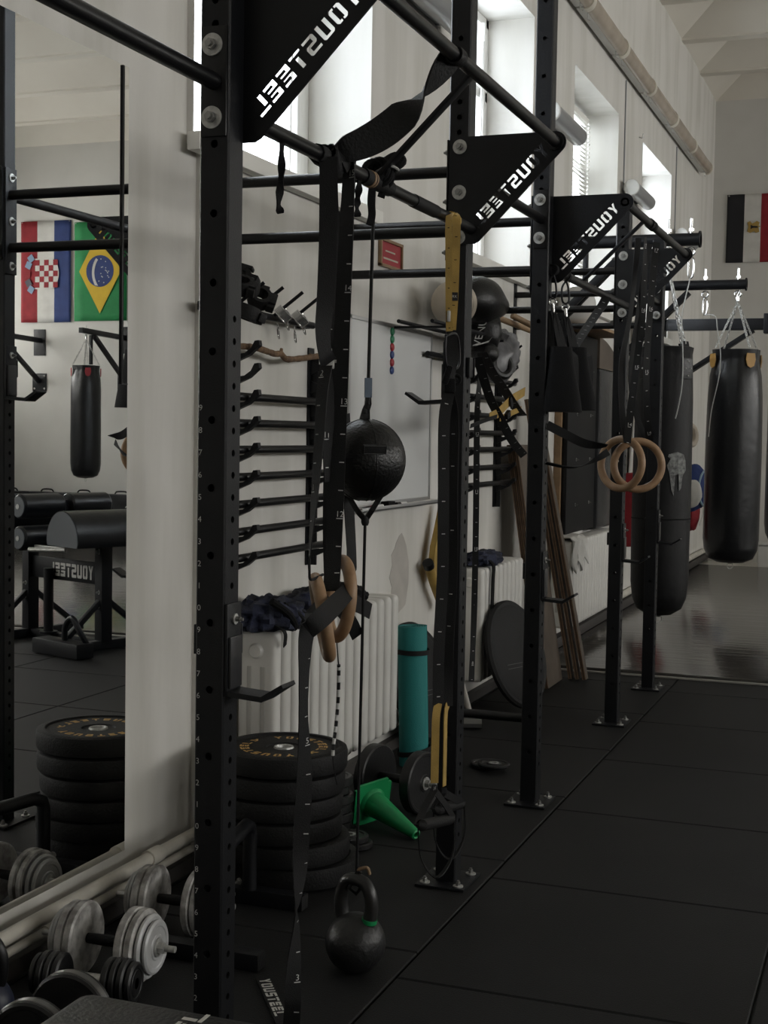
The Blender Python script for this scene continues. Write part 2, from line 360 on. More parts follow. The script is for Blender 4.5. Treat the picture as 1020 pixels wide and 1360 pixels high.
# sparring area: grey-brown vinyl cover with creases
vm = bpy.data.materials.new('sparring_vinyl'); vm.use_nodes = True
nt = vm.node_tree; b = nt.nodes['Principled BSDF']; b.inputs['Roughness'].default_value = .13; b.inputs['Base Color'].default_value = (.060, .055, .051, 1); b.inputs['Specular IOR Level'].default_value = 1.0
tc = nt.nodes.new('ShaderNodeTexCoord'); mp = nt.nodes.new('ShaderNodeMapping'); mp.inputs['Scale'].default_value = (.55, 6., 1)
n1 = nt.nodes.new('ShaderNodeTexNoise'); n1.inputs['Scale'].default_value = 2.4; n1.inputs['Detail'].default_value = 5; n1.inputs['Distortion'].default_value = .5
bp = nt.nodes.new('ShaderNodeBump'); bp.inputs['Strength'].default_value = .22; bp.inputs['Distance'].default_value = .018
nt.links.new(tc.outputs['Object'], mp.inputs['Vector']); nt.links.new(mp.outputs['Vector'], n1.inputs['Vector']); nt.links.new(n1.outputs['Fac'], bp.inputs['Height']); nt.links.new(bp.outputs['Normal'], b.inputs['Normal'])
n2 = nt.nodes.new('ShaderNodeTexNoise'); n2.inputs['Scale'].default_value = 1.2; r = nt.nodes.new('ShaderNodeValToRGB'); r.color_ramp.elements[0].color = (.052, .049, .046, 1); r.color_ramp.elements[1].color = (.082, .075, .068, 1)
nt.links.new(tc.outputs['Object'], n2.inputs['Vector']); nt.links.new(n2.outputs['Fac'], r.inputs['Fac']); nt.links.new(r.outputs['Color'], b.inputs['Base Color'])
t = thing('sparring_mat', 'large grey-brown vinyl sparring mat with creases covering the far half of the floor', 'mat', (3, MATY, 0))
mb = MB(); mb.boxab((WX+.02, MATY, 0.001), (RX-.02, 16.62, .03), 0, .006); part('mat_cover', mb, vm, t)
mb = MB(); mb.boxab((WX+.14, MATY-.035, 0.001), (RX-.05, MATY-.002, .012), 0, .003); part('edge_strip', mb, mat('pale_edge', (.34, .33, .31), .6), t, 'pale strip along the front edge of the mat')
struct('floor_far', MB().boxab((WX, 16.64, -.005), (RX, FY, .012)), mat('pale_far_floor', (.55, .53, .49), .4, var=.1, vscale=4))
# dark upturned skirting and the heating pipes along the left wall
struct('baseboard_left', MB().boxab((WX, MATY, .031), (WX+.07, FY, .11), 0, .02).boxab((WX, BY, .0005), (WX+.04, MATY-.05, .05)), mat('dark_skirting', (.05, .045, .042), .6))
for nmz, zc, xx, r, lb in (('upper', .128, .040, .021, 'upper and thicker of two cream heating pipes under the mirror'), ('lower', .078, .034, .013, 'lower and thinner of two cream heating pipes under the mirror')):
    t = thing('heating_pipe', lb, 'pipe', (WX+xx, 3., zc))
    mb = MB(); mb.cyl((WX+xx, BY+.2, zc), (WX+xx, 4.40, zc), r, 16); part('pipe', mb, pipe_paint, t)
    for yy in ((1.6, 2.6, 3.86) if r > .02 else (2.2, 3.3)):
        mb = MB(); mb.cyl((WX+xx, yy, zc), (WX+xx, yy+.07, zc), r*1.3, 16); part('sleeve', mb, pipe_paint, t)
for a, b, lb in ((5.86, 7.10, 'between the first and second radiators'), (8.2, 9.24, 'between the second and third radiators'), (10.95, FY-.1, 'beyond the third radiator')):
    t = thing('heating_pipe', 'cream heating pipe low on the wall '+lb, 'pipe', (WX+.04, (a+b)/2, .14))
    mb = MB(); mb.tube([(WX+.04, a, .15), (WX+.04, b, .15)], .03, 14); part('pipe', mb, pipe_paint, t)
    mb = MB(); mb.cyl((WX+.04, a+.3, .15), (WX+.04, a+.36, .15), .036, 16); part('sleeve', mb, pipe_paint, t)

# windows: recessed white frames with panes, sloping plaster sill boards
glass = bpy.data.materials.new('window_glass'); glass.use_nodes = True
nt = glass.node_tree; nt.nodes.remove(nt.nodes['Principled BSDF']); o = nt.nodes['Material Output']
tr = nt.nodes.new('ShaderNodeBsdfTransparent'); gl = nt.nodes.new('ShaderNodeBsdfGlossy'); gl.inputs['Roughness'].default_value = .02; mxs = nt.nodes.new('ShaderNodeMixShader')
fr = nt.nodes.new('ShaderNodeLayerWeight'); fr.inputs['Blend'].default_value = .12
nt.links.new(fr.outputs['Facing'], mxs.inputs[0]); nt.links.new(tr.outputs[0], mxs.inputs[1]); nt.links.new(gl.outputs[0], mxs.inputs[2]); nt.links.new(mxs.outputs[0], o.inputs['Surface'])
def window(i, xin, sgn, a, b):
    """sgn -1: frame lies outward (towards -X) of the wall face xin"""
    fx = xin+sgn*.33; mb = MB(); w = .06; d = .06
    def fb(y0, y1, z0, z1, ww=d): mb.boxab((fx-ww/2, y0, z0), (fx+ww/2, y1, z1), 0, .006)
    fb(a, a+w, SILL, HEAD); fb(b-w, b, SILL, HEAD); fb(a, b, SILL, SILL+w); fb(a, b, HEAD-w, HEAD); m = (a+b)/2
    fb(m-.05, m+.05, SILL, HEAD); fb(a, b, HEAD-.52, HEAD-.45)
    for y0, y1 in ((a+w, m-.05), (m+.05, b-w)):
        fb(y0, y0+.045, SILL+w, HEAD-.52, .075); fb(y1-.045, y1, SILL+w, HEAD-.52, .075)
    o = struct('window_%d' % i, mb, white_paint)
    p = MB(); p.boxab((fx-.004, a+.02, SILL+.02), (fx+.004, b-.02, HEAD-.02)); q = part('pane', p, glass, o)
    s = MB(); s.boxab((xin+sgn*.30, a+.001, SILL-.03+.031), (xin-sgn*.0005, b-.001, SILL+.031), 0, .003)
    s.boxab((xin-sgn*.001, a-.05, SILL-.03), (xin-sgn*.05, b+.05, SILL+.031), 0, .006); part('sill_board', s, jamb_paint, o)
    return o, fx
for i, (a, b) in enumerate(WINS):
    o, fx = window(i+1, WX, -1, a, b)
    if i == 2:
        p = MB(); z = HEAD-.1
        while z > SILL+.05: p.box((fx+.07, (a+b)/2, z), (.025, b-a-.14, .002), rotm(0, math.radians(8), 0)); z -= .034
        p.boxab((fx+.045, a+.06, HEAD-.09), (fx+.1, b-.06, HEAD-.04), 0, .006)
        part('venetian_blind', p, curtain_white, o)
        p = MB()
        for k in range(46): p.sphere((fx+.12, b-.16, HEAD-.1-.033*k), .011, 8, 5)
        part('blind_chain', p, curtain_white, o)
    if i in (0, 1):
        p = MB(); p.boxab((fx+.035, b-.19, SILL+.05), (fx+.06, b-.15, HEAD-.06), 0, .004); p.cyl((fx+.07, b-.30, SILL+.1), (fx+.075, b-.27, HEAD-.2), .008, 8); part('window_catch', p, white_paint, o)
for i, (a, b) in enumerate(RWINS): window(i+len(WINS)+1, RX, 1, a, b)

# ---------------------------------------------------------------- light: overcast sky through both window rows, brighter on the right-hand (sunny) side
w = bpy.data.worlds.new('overcast_sky'); sc.world = w; w.use_nodes = True; nt = w.node_tree
bg = nt.nodes['Background']; tc = nt.nodes.new('ShaderNodeTexCoord'); sx = nt.nodes.new('ShaderNodeSeparateXYZ'); mr = nt.nodes.new('ShaderNodeMapRange')
SKY_L, SKY_R = 8.5, 14.2
mr.inputs[1].default_value = -.6; mr.inputs[2].default_value = .6; mr.inputs[3].default_value = SKY_L; mr.inputs[4].default_value = SKY_R
nt.links.new(tc.outputs['Generated'], sx.inputs[0]); nt.links.new(sx.outputs['X'], mr.inputs[0]); nt.links.new(mr.outputs[0], bg.inputs['Strength'])
cr = nt.nodes.new('ShaderNodeValToRGB'); cr.color_ramp.elements[0].color = (.86, .93, 1, 1); cr.color_ramp.elements[1].color = (1, .985, .945, 1); cr.color_ramp.elements[0].position = .3; cr.color_ramp.elements[1].position = .7
m2 = nt.nodes.new('ShaderNodeMapRange'); m2.inputs[1].default_value = -1; m2.inputs[2].default_value = 1
nt.links.new(sx.outputs['X'], m2.inputs[0]); nt.links.new(m2.outputs[0], cr.inputs['Fac']); nt.links.new(cr.outputs['Color'], bg.inputs['Color'])
def portal(x, a, b, sgn):
    l = bpy.data.lights.new('window_daylight', 'AREA'); l.shape = 'RECTANGLE'; l.size = HEAD-SILL; l.size_y = b-a; l.cycles.is_portal = True
    o = bpy.data.objects.new('window_daylight', l); C.objects.link(o); o.location = (x, (a+b)/2, (SILL+HEAD)/2); o.rotation_euler = (0, math.radians(-90*sgn), 0)
for a, b in WINS: portal(WX-.40, a, b, 1)
for a, b in RWINS: portal(RX+.40, a, b, -1)
sc.view_settings.view_transform = 'Standard'; sc.view_settings.look = 'None'; sc.view_settings.gamma = 1; sc.view_settings.exposure = 0; sc.view_settings.use_curve_mapping = False
sc.cycles.max_bounces = 10; sc.cycles.diffuse_bounces = 5; sc.cycles.glossy_bounces = 5; sc.cycles.transparent_max_bounces = 16
sc.cycles.caustics_reflective = False; sc.cycles.caustics_refractive = False
# ================================================================ THE RIG
PX_ = -1.385; PW = .0695; HP = PW/2
POSTS = [(0.95, 3.42), (2.70, 3.42), (4.41, 3.42), (5.51, 3.42), (7.23, 2.665), (8.335, 2.665)]
rig = thing('power_rig', 'black steel pull-up rig of tall drilled uprights bolted to the floor along the wall', 'rig', (PX_, 4.4, 0))
ZF = [2.106-.1455*k for k in range(14)]+[2.355, 2.405, 2.482, 2.53, 2.579, 2.781, 2.928, 3.075, 3.222]
ZS = [1.549+.0478*4-.0478*k for k in range(34)]
def holed_face(mb, o, u, n, w, top, zs, r, zmin=.01):
    """one drilled side of a square tube; u across, n outward"""
    z0 = zmin; hc = r*1.55
    def P(a, z, d=0): return o+u*a+Z*z+n*d
    for zc in sorted(zs):
        if zc+hc > top or zc-hc < z0: continue
        if zc-hc > z0+1e-4: mb.add([P(-w/2, z0), P(w/2, z0), P(w/2, zc-hc), P(-w/2, zc-hc)], [[0, 1, 2, 3]])
        ca = math.atan2(hc, w/2); angs = sorted([2*PI*k/14 for k in range(14)]+[ca, PI-ca, PI+ca, 2*PI-ca]); outer = []; inner = []; deep = []
        for a in angs:
            c, s_ = math.cos(a), math.sin(a); k = min((w/2)/abs(c) if abs(c) > 1e-6 else 9, hc/abs(s_) if abs(s_) > 1e-6 else 9)
            outer.append(P(c*k, zc+s_*k)); inner.append(P(c*r, zc+s_*r)); deep.append(P(c*r, zc+s_*r, -.004))
        N = len(angs)
        mb.add(outer+inner, [[i, (i+1) % N, N+(i+1) % N, N+i] for i in range(N)])
        mb.add(inner+deep, [[i, (i+1) % N, N+(i+1) % N, N+i] for i in range(N)], 1)
        z0 = zc+hc
    mb.add([P(-w/2, z0), P(w/2, z0), P(w/2, top), P(-w/2, top)], [[0, 1, 2, 3]])
def upright(yc, top):
    mb = MB(); c = .004; o = V((PX_, yc, 0)); w = PW-2*c
    holed_face(mb, o-Y*HP, X, -Y, w, top, ZF, .0088); holed_face(mb, o+Y*HP, -X, Y, w, top, ZF, .0088)
    holed_face(mb, o+X*HP, Y, X, w, top, ZS, .0076); holed_face(mb, o-X*HP, -Y, -X, w, top, ZS, .0076)
    for sx_, sy_ in ((1, 1), (1, -1), (-1, 1), (-1, -1)):
        a = o+X*(sx_*HP)+Y*(sy_*(HP-c)); b_ = o+X*(sx_*(HP-c))+Y*(sy_*HP)
        mb.add([a+Z*.01, b_+Z*.01, b_+Z*top, a+Z*top], [[0, 1, 2, 3]])
    mb.boxab((PX_-HP, yc-HP, top-.001), (PX_+HP, yc+HP, top+.003))
    return mb
def bolt_mb(p, n, r=.0235):
    """galvanised washer with hex bolt head; n points out of the surface"""
    p, n = V(p), V(n).normalized(); mb = MB(); mb.cyl(p, p+n*.004, r, 24); mb.cyl(p+n*.004, p+n*.015, r*.50, 6, None, 1); mb.cyl(p+n*.015, p+n*.021, r*.28, 12, None, 1); return mb
UP = []
def hexbolt(par, p, n, r=.0235): part('bolt', bolt_mb(p, n, r), [zinc, nut_steel], par, 'galvanised bolt and washer', 20)
def feet(up, yc):
    mb = MB(); mb.boxab((PX_-.085, yc-.10, 0.0005), (PX_+.085, yc+.10, .010), 0, .002); part('base_plate', mb, rack_black, up)
    for dx, dy in ((-.058, -.072), (.058, -.072), (.058, .072), (-.058, .072)): hexbolt(up, (PX_+dx, yc+dy, .010), Z, .017)
for i, (yc, top) in enumerate(POSTS):
    mb = upright(yc, top)
    if i == 1:      # punched position numbers beside the holes of the nearest upright
        z = 1.549; k = 0
        while z > .12: font_mb(mb, str((9-k) % 10), (PX_-HP+.0085, yc-HP-.0006, z), X, Z, .018, (0, 0, 0), 2); z -= .0478; k += 1
    u = part('upright', mb, [rack_black, hole_dark, number_white], rig, None, 0); UP.append(u); feet(u, yc)
# bays with a straight pull-up bar on the post line
ZB = 2.235
def straight_bay(ya, yb, zb):
    mb = MB(); mb.cyl((PX_, ya+HP+.006, zb), (PX_, yb-HP-.006, zb), .0185, 20)
    for y, s in ((ya, 1), (yb, -1)):
        mb.boxab((PX_-.030, y+s*HP, zb-.115), (PX_+.030, y+s*(HP+.006), zb+.115), 0, .003)
    part('pull_up_bar', mb, bar_black, rig)
for (a, b, z) in ((0, 1, 2.235), (2, 3, 2.366), (4, 5, 2.30)):
    straight_bay(POSTS[a][0], POSTS[b][0], z)
    for dz in (-.0755, .0755):
        hexbolt(UP[b], (PX_-.003, POSTS[b][0]-HP-.006, z+dz), -Y)
        if b == 5: hexbolt(UP[b], (PX_-.003, POSTS[b][0]+HP, z+dz), Y)
# outrigger bays: triangular gusset plates carrying an outer and an inner bar
TIPX, TIPZ, LOX, LOZ = .322, 2.431, .048, 2.168
def gusset(yf, sgn, up):
    """plate on the face of an upright; sgn is the side (Y) it stands off"""
    out = [(-.030, 2.128), (-.030, 2.455), (-.020, 2.465), (TIPX, 2.465)]
    for k in range(9):
        a = PI/2-k*(PI*.75)/8; out.append((TIPX+.034*math.cos(a), TIPZ+.034*math.sin(a)))
    out += [(.075, 2.128), (.06, 2.120), (-.022, 2.120)]
    if True:
        d = V((LOX+.02-TIPX, 0, 2.120-TIPZ)); d = V((-.70, 0, -.714)).normalized(); upd = V((-.714, 0, .70)).normalized()
        loops = [out]; S = .0415; start = V((TIPX-.012, 0, TIPZ-.034))+upd*.0075
        for L in word('YOUSTEEL', 1.01):
            loops.append([((start+d*(x*S)+upd*(y*S)).x, (start+d*(x*S)+upd*(y*S)).z) for x, y in L])
        loops.append(circle((TIPX, TIPZ), .010))
    mb = MB(); plate_with_holes(mb, loops, (PX_, yf, 0), X, Z, Y*(sgn*.006))
    g = part('gusset_plate', mb, rack_black, rig, 'triangular plate with stencil letters cut through it', 0)
    for z in (2.433, 2.287, 2.143):
        hexbolt(g, (PX_+.006, yf+sgn*.006, z), Y*sgn)
        if sgn < 0: hexbolt(up, (PX_+.006, yf-sgn*PW, z), -Y*sgn)
    return g
for a, b in ((1, 2), (3, 4)):
    ya, yb = POSTS[a][0]+HP, POSTS[b][0]-HP
    gusset(ya, 1, UP[a]); gusset(yb, -1, UP[b])
    mb = MB(); mb.cyl((PX_+TIPX, ya+.0, TIPZ), (PX_+TIPX, yb, TIPZ), .0175, 20)
    for y, s in ((ya+.006, 1), (yb-.006, -1)): mb.cyl((PX_+TIPX, y, TIPZ), (PX_+TIPX, y+s*.012, TIPZ), .027, 20)
    part('outer_bar', mb, bar_black, rig)
    mb = MB(); mb.cyl((PX_+LOX, ya+.006, LOZ), (PX_+LOX, yb-.006, LOZ), .0175, 20); part('inner_bar', mb, bar_black, rig)
    yt = {1: 3.473, 3: 6.00}[a]
    mb = MB(); mb.bar((PX_+TIPX-.008, yt, TIPZ-.012), (PX_+LOX+.008, yt+.02, LOZ+.010), .012, .032, (0, 1, 0)); part('diagonal_brace', mb, rack_black, rig)
# bars from the uprights back to the wall
for i in (2, 3, 4, 5):
    yc = POSTS[i][0]
    for z in (2.362, 2.168):
        mb = MB(); mb.cyl((PX_-HP-.006, yc, z), (WX+.0065, yc, z), .0185, 18); part('wall_bar', mb, bar_black, rig)
    mb = MB(); mb.boxab((WX+.0005, yc-.03, 2.09), (WX+.0065, yc+.03, 2.44), 0, .002); part('wall_plate', mb, rack_black, rig)
    mb = MB(); mb.boxab((PX_-HP-.006, yc-.034, 2.07), (PX_-HP, yc+.034, 2.46), 0, .002); part('post_plate', mb, rack_black, rig)
    for z in (2.425, 2.265, 2.10): hexbolt(UP[i], (PX_-HP-.006, yc-.0, z), -X, .016)
mb = MB(); yc = POSTS[3][0]; mb.cyl((PX_-HP, yc, .345), (-1.735, yc, .345), .0185, 18); part('low_side_bar', mb, bar_black, rig)
# adhesive tape left on the inner bar
yl = lambda px, py: onX(px, py, PX_+LOX).y
LB = PX_+LOX
mb = MB(); mb.cyl((LB, 3.40, LOZ), (LB, 3.60, LOZ), .0215, 18); part('grip_tape', mb, strap_black, rig)
mb = MB(); mb.cyl((LB, 3.80, LOZ), (LB, 4.0, LOZ), .0195, 18); part('grip_tape', mb, strap_black, rig)
mb = MB(); mb.cyl((LB, 3.44, LOZ), (LB, 3.452, LOZ), .0228, 18); mb.cyl((LB, 3.458, LOZ), (LB, 3.466, LOZ), .0228, 18); part('tape_band', mb, tape_tan, rig, 'tan tape rings')

# J-hooks
def j_hook(yc, z, side, label):
    """side +1: on the room side of the upright, -1: on the wall side; arm reaches away from the post"""
    t = thing('j_hook', label, 'hook', (PX_, yc, z), 'J-hooks on the uprights')
    xs = PX_+side*HP; f = side
    mb = MB(); mb.boxab((xs+f*.001, yc-.034, z), (xs+f*.007, yc+.034, z+.20), 0, .002)
    mb.boxab((PX_-f*HP-f*.012, yc-.020, z+.085), (PX_-f*HP-f*.001, yc+.020, z+.15), 0, .002); mb.boxab((PX_-f*HP-f*.012, yc+HP+.001, z+.085), (PX_+f*HP+f*.007, yc+HP+.007, z+.15), 0, .001); part('bracket', mb, rack_black, t)
    mb = MB(); poly = [(0, 0), (.085, -.006), (.135, .028), (.131, .036), (.083, .006), (0, .012)]
    mb.prism([(f*a, b) for a, b in poly], (xs+f*.004, yc-.033, z), X, Z, Y*.066); part('arm', mb, rack_black, t)
    mb = MB(); mb.boxab((xs+f*.007, yc-.028, z+.016), (xs+f*.013, yc+.028, z+.128), 0, .002); part('liner', mb, mat('uhmw_liner', (.028, .028, .030), .3), t, 'worn plastic liner')
    part('bolt', bolt_mb((xs+f*.007, yc, z+.165), X*f, .012), [zinc, nut_steel], t); return t
j_hook(2.70, .93, 1, 'black J-hook clipped low on the nearest upright beside the radiator')
j_hook(4.41, 1.605, -1, 'black J-hook pointing at the whiteboard from the second upright')
j_hook(5.51, .835, 1, 'black J-hook clipped to the upright in front of the leaning boards')
j_hook(7.23, .855, 1, 'black J-hook on the slim upright in front of the far radiator')
j_hook(8.335, .875, 1, 'black J-hook on the farthest upright in front of the taped punching bag')
# ================================================================ LEFT WALL, NEAR PART
from mathutils import noise
t = thing('wall_mirror', 'large frameless mirror on the left wall reflecting the far side of the gym', 'mirror', (WX, 3, .18))
mb = MB(); mb.boxab((WXN+.0005, 1.9, .164), (WXN+.0055, 3.815, 2.616)); part('glass', mb, mirror_glass, t)
mb = MB(); mb.boxab((WXN+.0057, 3.772, 1.64), (WXN+.011, 3.782, 2.614), 0, .001); mb.boxab((WXN+.0057, 3.772, 1.64), (WXN+.0075, 3.815, 1.644)); part('seam_strip', mb, bar_black, t, 'thin dark seam strip')
def blob(mb, c, d, seed=0, amp=.25, fr=9., n=28, m=18, rot=None, mi=0, flat=True):
    b0 = len(mb.v); mb.sphere((0, 0, 0), 1, n, m, mi)
    for i in range(b0, len(mb.v)):
        p = mb.v[i]; k = 1+amp*noise.noise(V((p.x*fr*d[0]*8+seed, p.y*fr*d[1]*8, p.z*fr*d[2]*8+seed*.7)))
        q = V((p.x*d[0]*k, p.y*d[1]*k, p.z*d[2]*k))
        if flat and q.z < -d[2]*.6: q.z = -d[2]*.6
        mb.v[i] = V(c)+(rot @ q if rot is not None else q)
    return mb

# wall rack with short bars
def bar_rack(y_left, y_right, zs, label, rail_z0, rail_z1):
    t = thing('bar_rack', label, 'rack', (WX, (y_left+y_right)/2, rail_z0))
    for yr in (y_left, y_right):
        mb = MB(); mb.boxab((WX+.0005, yr-.028, rail_z0), (WX+.008, yr+.028, rail_z1), 0, .002)
        mb.boxab((WX+.008, yr-.006, rail_z0), (WX+.04, yr+.006, rail_z1-.03), 0, .002)
        r = part('rail', mb, rack_black, t)
        for z in zs:
            h = MB(); h.prism([(0, -.060), (.035, -.046), (.085, -.024), (.125, .010), (.122, .028), (.106, .026), (.092, .0005), (.067, -.0165), (.04, -.020), (0, -.004)], (WX+.008, yr-.012, z-.0), X, Z, Y*.024)
            part('hook', h, rack_black, r)
    return t
HZ1 = [onX(334, yy, WX+.09).z for yy in (463, 493, 528, 563, 598, 634, 670, 706, 741)]
bar_rack(4.46, 5.20, HZ1, 'black wall rack of hooks holding short bars above the nearest radiator', onX(416, 748, WX).z, onX(416, 463, WX).z)
order = ['topmost', 'second from the top', 'third from the top', 'fourth from the top', 'third from the bottom', 'second from the bottom', 'lowest']
def bars(zs, y0, y1, where, group):
    p = None
    for k, z in enumerate(zs):
        if p is None:
            mb = MB(); L = y1-y0; mb.tube([(0, -L/2, 0), (0, -L/2+.004, 0), (0, L/2-.004, 0), (0, L/2, 0)], [.012, .0145, .0145, .012], 16)
            p = solo('steel_bar', mb, bar_black, 'black steel bar, %s %s' % (order[k], where), 'bar', (0, 0, 0), group); o = p
        else: o = p.copy(); C.objects.link(o); o['label'] = 'black steel bar, %s %s' % (order[k], where)
        o.location = (WX+.075, (y0+y1)/2, z+.002); o.rotation_euler = (0, 0, random.uniform(-.006, .006))
bars(HZ1[2:], 4.30, 5.27, 'on the rack above the nearest radiator', 'steel bars on the near wall rack')
# crooked stick lying in the top hooks
zt = HZ1[0]; P_ = lambda a, b: onX(a, b, WX+.078)
pts = bez([V((WX+.074, 4.36, zt+.002)), P_(335, 461), P_(350, 465), P_(365, 470), P_(373, 470), P_(381, 477), P_(400, 476), P_(422, 473)+Z*.0, P_(440, 470)], 48)
mb = MB(); mb.tube(pts, [.0115+.003*noise.noise(V((i*.7, 0, 0))) for i in range(len(pts))], 10)
s = solo('wooden_stick', mb, bark, 'crooked natural branch lying across the top hooks of the near bar rack', 'stick', pts[0])
mb = MB(); mb.tube([P_(373, 470), P_(374, 463)], [.009, .006], 8); part('twig_stub', mb, bark, s)
mb = MB(); mb.tube([P_(411, 475), P_(412, 470)], [.007, .005], 8); part('twig_stub', mb, bark, s)
# peg rail with collars
t = thing('peg_rail', 'thin black wall rail with angled pegs above the near bar rack', 'rail', (WX, 4.7, 1.93))
mb = MB(); mb.cyl((WX+.045, 4.2, 1.925), (WX+.045, 5.12, 1.925), .0135, 14)
for y in (4.25, 5.08): mb.boxab((WX+.0005, y-.015, 1.91), (WX+.045, y+.015, 1.94), 0, .002)
part('rail', mb, rack_black, t)
PEGS = [4.40, 4.56, 4.735, 4.90]
for y in PEGS:
    mb = MB(); mb.cyl((WX+.045, y, 1.925), (WX+.155, y+.035, 2.02), .0065, 12); part('peg', mb, rack_black, t)
pd = V((.110, .035, .095)).normalized()
def spring_collar(y, label, dp=.05, spin=0.):
    c = V((WX+.045, y, 1.925))+pd*dp; u = pd.orthogonal().normalized(); w = pd.cross(u); n = 96; R = .032; c = c-Z*.022
    t = thing('spring_collar', label, 'collar', c, 'spring collars on the peg rail')
    pts = [c+u*(R*math.cos(2*PI*6*i/n))+w*(R*math.sin(2*PI*6*i/n))+pd*(.036*i/n-.018) for i in range(n+1)]
    mb = MB(); mb.tube(pts, .0029, 7); part('coil', mb, chrome, t)
    for k, e in ((0, pts[0]), (1, pts[-1])):
        dn = (Z*-.9+Y*(.45+.25*k)-X*.1).normalized(); sd = dn.cross(pd).normalized()
        lp = [e, e+dn*.05, e+dn*.062+sd*.012, e+dn*.095+sd*.012, e+dn*.103, e+dn*.095-sd*.012, e+dn*.066-sd*.010, e+dn*.055-sd*.002]
        mb = MB(); mb.tube(bez(lp, 28), .0024, 7); part('handle', mb, chrome, t)
spring_collar(PEGS[2], 'coiled steel spring collar with two wire handles hanging on the bare peg', .055)
spring_collar(PEGS[3], 'coiled steel spring collar half hidden behind the hanging straps', .05)
def clamp_collar(c, rx, rz, label):
    t = thing('clamp_collar', label, 'collar', c, 'black clamp collars on the peg rail'); M = rotm(rx, .3, rz); c = V(c)
    mb = MB(); b0 = len(mb.v); mb.lathe([(.026, -.024), (.040, -.024), (.042, -.018), (.042, .018), (.040, .024), (.026, .024), (.026, -.024)], (0, 0, 0), (0, 0, 1), 24); mb.box((.045, 0, 0), (.03, .05, .045), None, 0, .004); mb.box((.045, -.032, 0), (.028, .016, .03), None, 0, .003)
    for i in range(len(mb.v)): mb.v[i] = c+M @ mb.v[i]
    part('ring', mb, black_rubber, t)
    mb = MB(); mb.box((-.01, .048, 0), (.07, .014, .032), None, 0, .004)
    for i in range(len(mb.v)): mb.v[i] = c+M @ mb.v[i]
    part('lever', mb, rack_black, t)
clamp_collar((WX+.115, 4.34, 2.0), .5, .2, 'black plastic clamp collar nearest the front upright on the peg rail')
clamp_collar((WX+.10, 4.515, 1.975), .9, .5, 'open black clamp collar with a lever beside the bare spring collar peg')
clamp_collar((WX+.155, 4.30, 1.905), .2, 1.1, 'black clamp collar hanging lowest at the left end of the peg rail')
clamp_collar((WX+.075, 4.42, 2.03), 1.2, .1, 'black clamp collar on top of the others on the peg rail')

# whiteboard, magnets, pens, framed picture
t = thing('whiteboard', 'white dry-erase board on the wall behind the hanging punch ball', 'whiteboard', (WX, 6.14, 1.175))
mb = MB(); mb.boxab((WX+.0005, 5.59, 1.18), (WX+.016, 6.69, 2.005)); part('panel', mb, board_white, t)
mb = MB()
for a, b in (((5.58, 1.995), (6.70, 2.012)), ((5.58, 1.172), (6.70, 1.189)), ((5.58, 1.172), (5.597, 2.012)), ((6.683, 1.172), (6.70, 2.012))): mb.boxab((WX+.0005, a[0], a[1]), (WX+.021, b[0], b[1]), 0, .002)
part('frame', mb, alu, t)
mb = MB(); mb.boxab((WX+.0005, 5.62, 1.155), (WX+.075, 6.69, 1.163), 0, .002); mb.boxab((WX+.07, 5.62, 1.155), (WX+.075, 6.69, 1.175), 0, .001); part('tray', mb, alu, t)
for k, (z, m, nm) in enumerate(zip((1.976, 1.939, 1.903, 1.868, 1.832, 1.796), (green_magnet, green_magnet, red_magnet, blue_magnet, red_magnet, blue_magnet), ('green', 'green', 'red', 'blue', 'red', 'blue'))):
    mb = MB(); mb.lathe([(.019, 0), (.0185, .006), (.014, .010), (0, .011)], (0, 0, 0), X, 18)
    pl = ['at the top of the column', 'second from the top', 'third from the top', 'just below the upper red one', 'near the bottom', 'at the bottom of the column'][k]
    solo('magnet', mb, m, 'round %s magnet %s on the whiteboard' % (nm, pl), 'magnet', (0, 0, 0), 'magnets on the whiteboard').location = (WX+.0165, 6.11, z)
for y, m, lb in ((5.86, red_magnet, 'marker pen with a red cap lying in the whiteboard tray'), (6.18, white_paint, 'white marker pen lying in the middle of the whiteboard tray')):
    t = thing('marker_pen', lb, 'pen', (WX+.045, y, 1.163), 'pens in the whiteboard tray')
    mb = MB(); mb.cyl((WX+.045, y, 1.172), (WX+.045, y+.085, 1.172), .0085, 12); part('barrel', mb, white_paint, t)
    mb = MB(); mb.cyl((WX+.045, y-.045, 1.172), (WX+.045, y, 1.172), .0092, 12); part('cap', mb, m if m is red_magnet else bar_black, t)
mb = MB(); mb.boxab((WX+.02, 5.99, 1.1635), (WX+.06, 6.08, 1.19), 0, .004); solo('board_eraser', mb, black_fabric, 'small dark eraser block in the whiteboard tray', 'eraser', (WX+.04, 6.03, 1.1635))
t = thing('framed_picture', 'small red picture in a pale wooden frame above the whiteboard', 'picture', (WX, 6.1, 2.27))
mb = MB()
for a, b in (((5.955, 2.378), (6.25, 2.392)), ((5.955, 2.262), (6.25, 2.276)), ((5.955, 2.262), (5.969, 2.392)), ((6.236, 2.262), (6.25, 2.392))): mb.boxab((WX+.0005, a[0], a[1]), (WX+.018, b[0], b[1]), 0, .002)
part('frame', mb, wood_dowel, t); mb = MB(); mb.boxab((WX+.001, 5.969, 2.276), (WX+.008, 6.236, 2.378)); part('picture_panel', mb, red_paint, t)
mb = MB(); mb.boxab((WX+.0082, 6.005, 2.30), (WX+.0090, 6.20, 2.308)); mb.boxab((WX+.0082, 6.03, 2.335), (WX+.0090, 6.16, 2.342)); part('print_lines', mb, cream_leather, t)
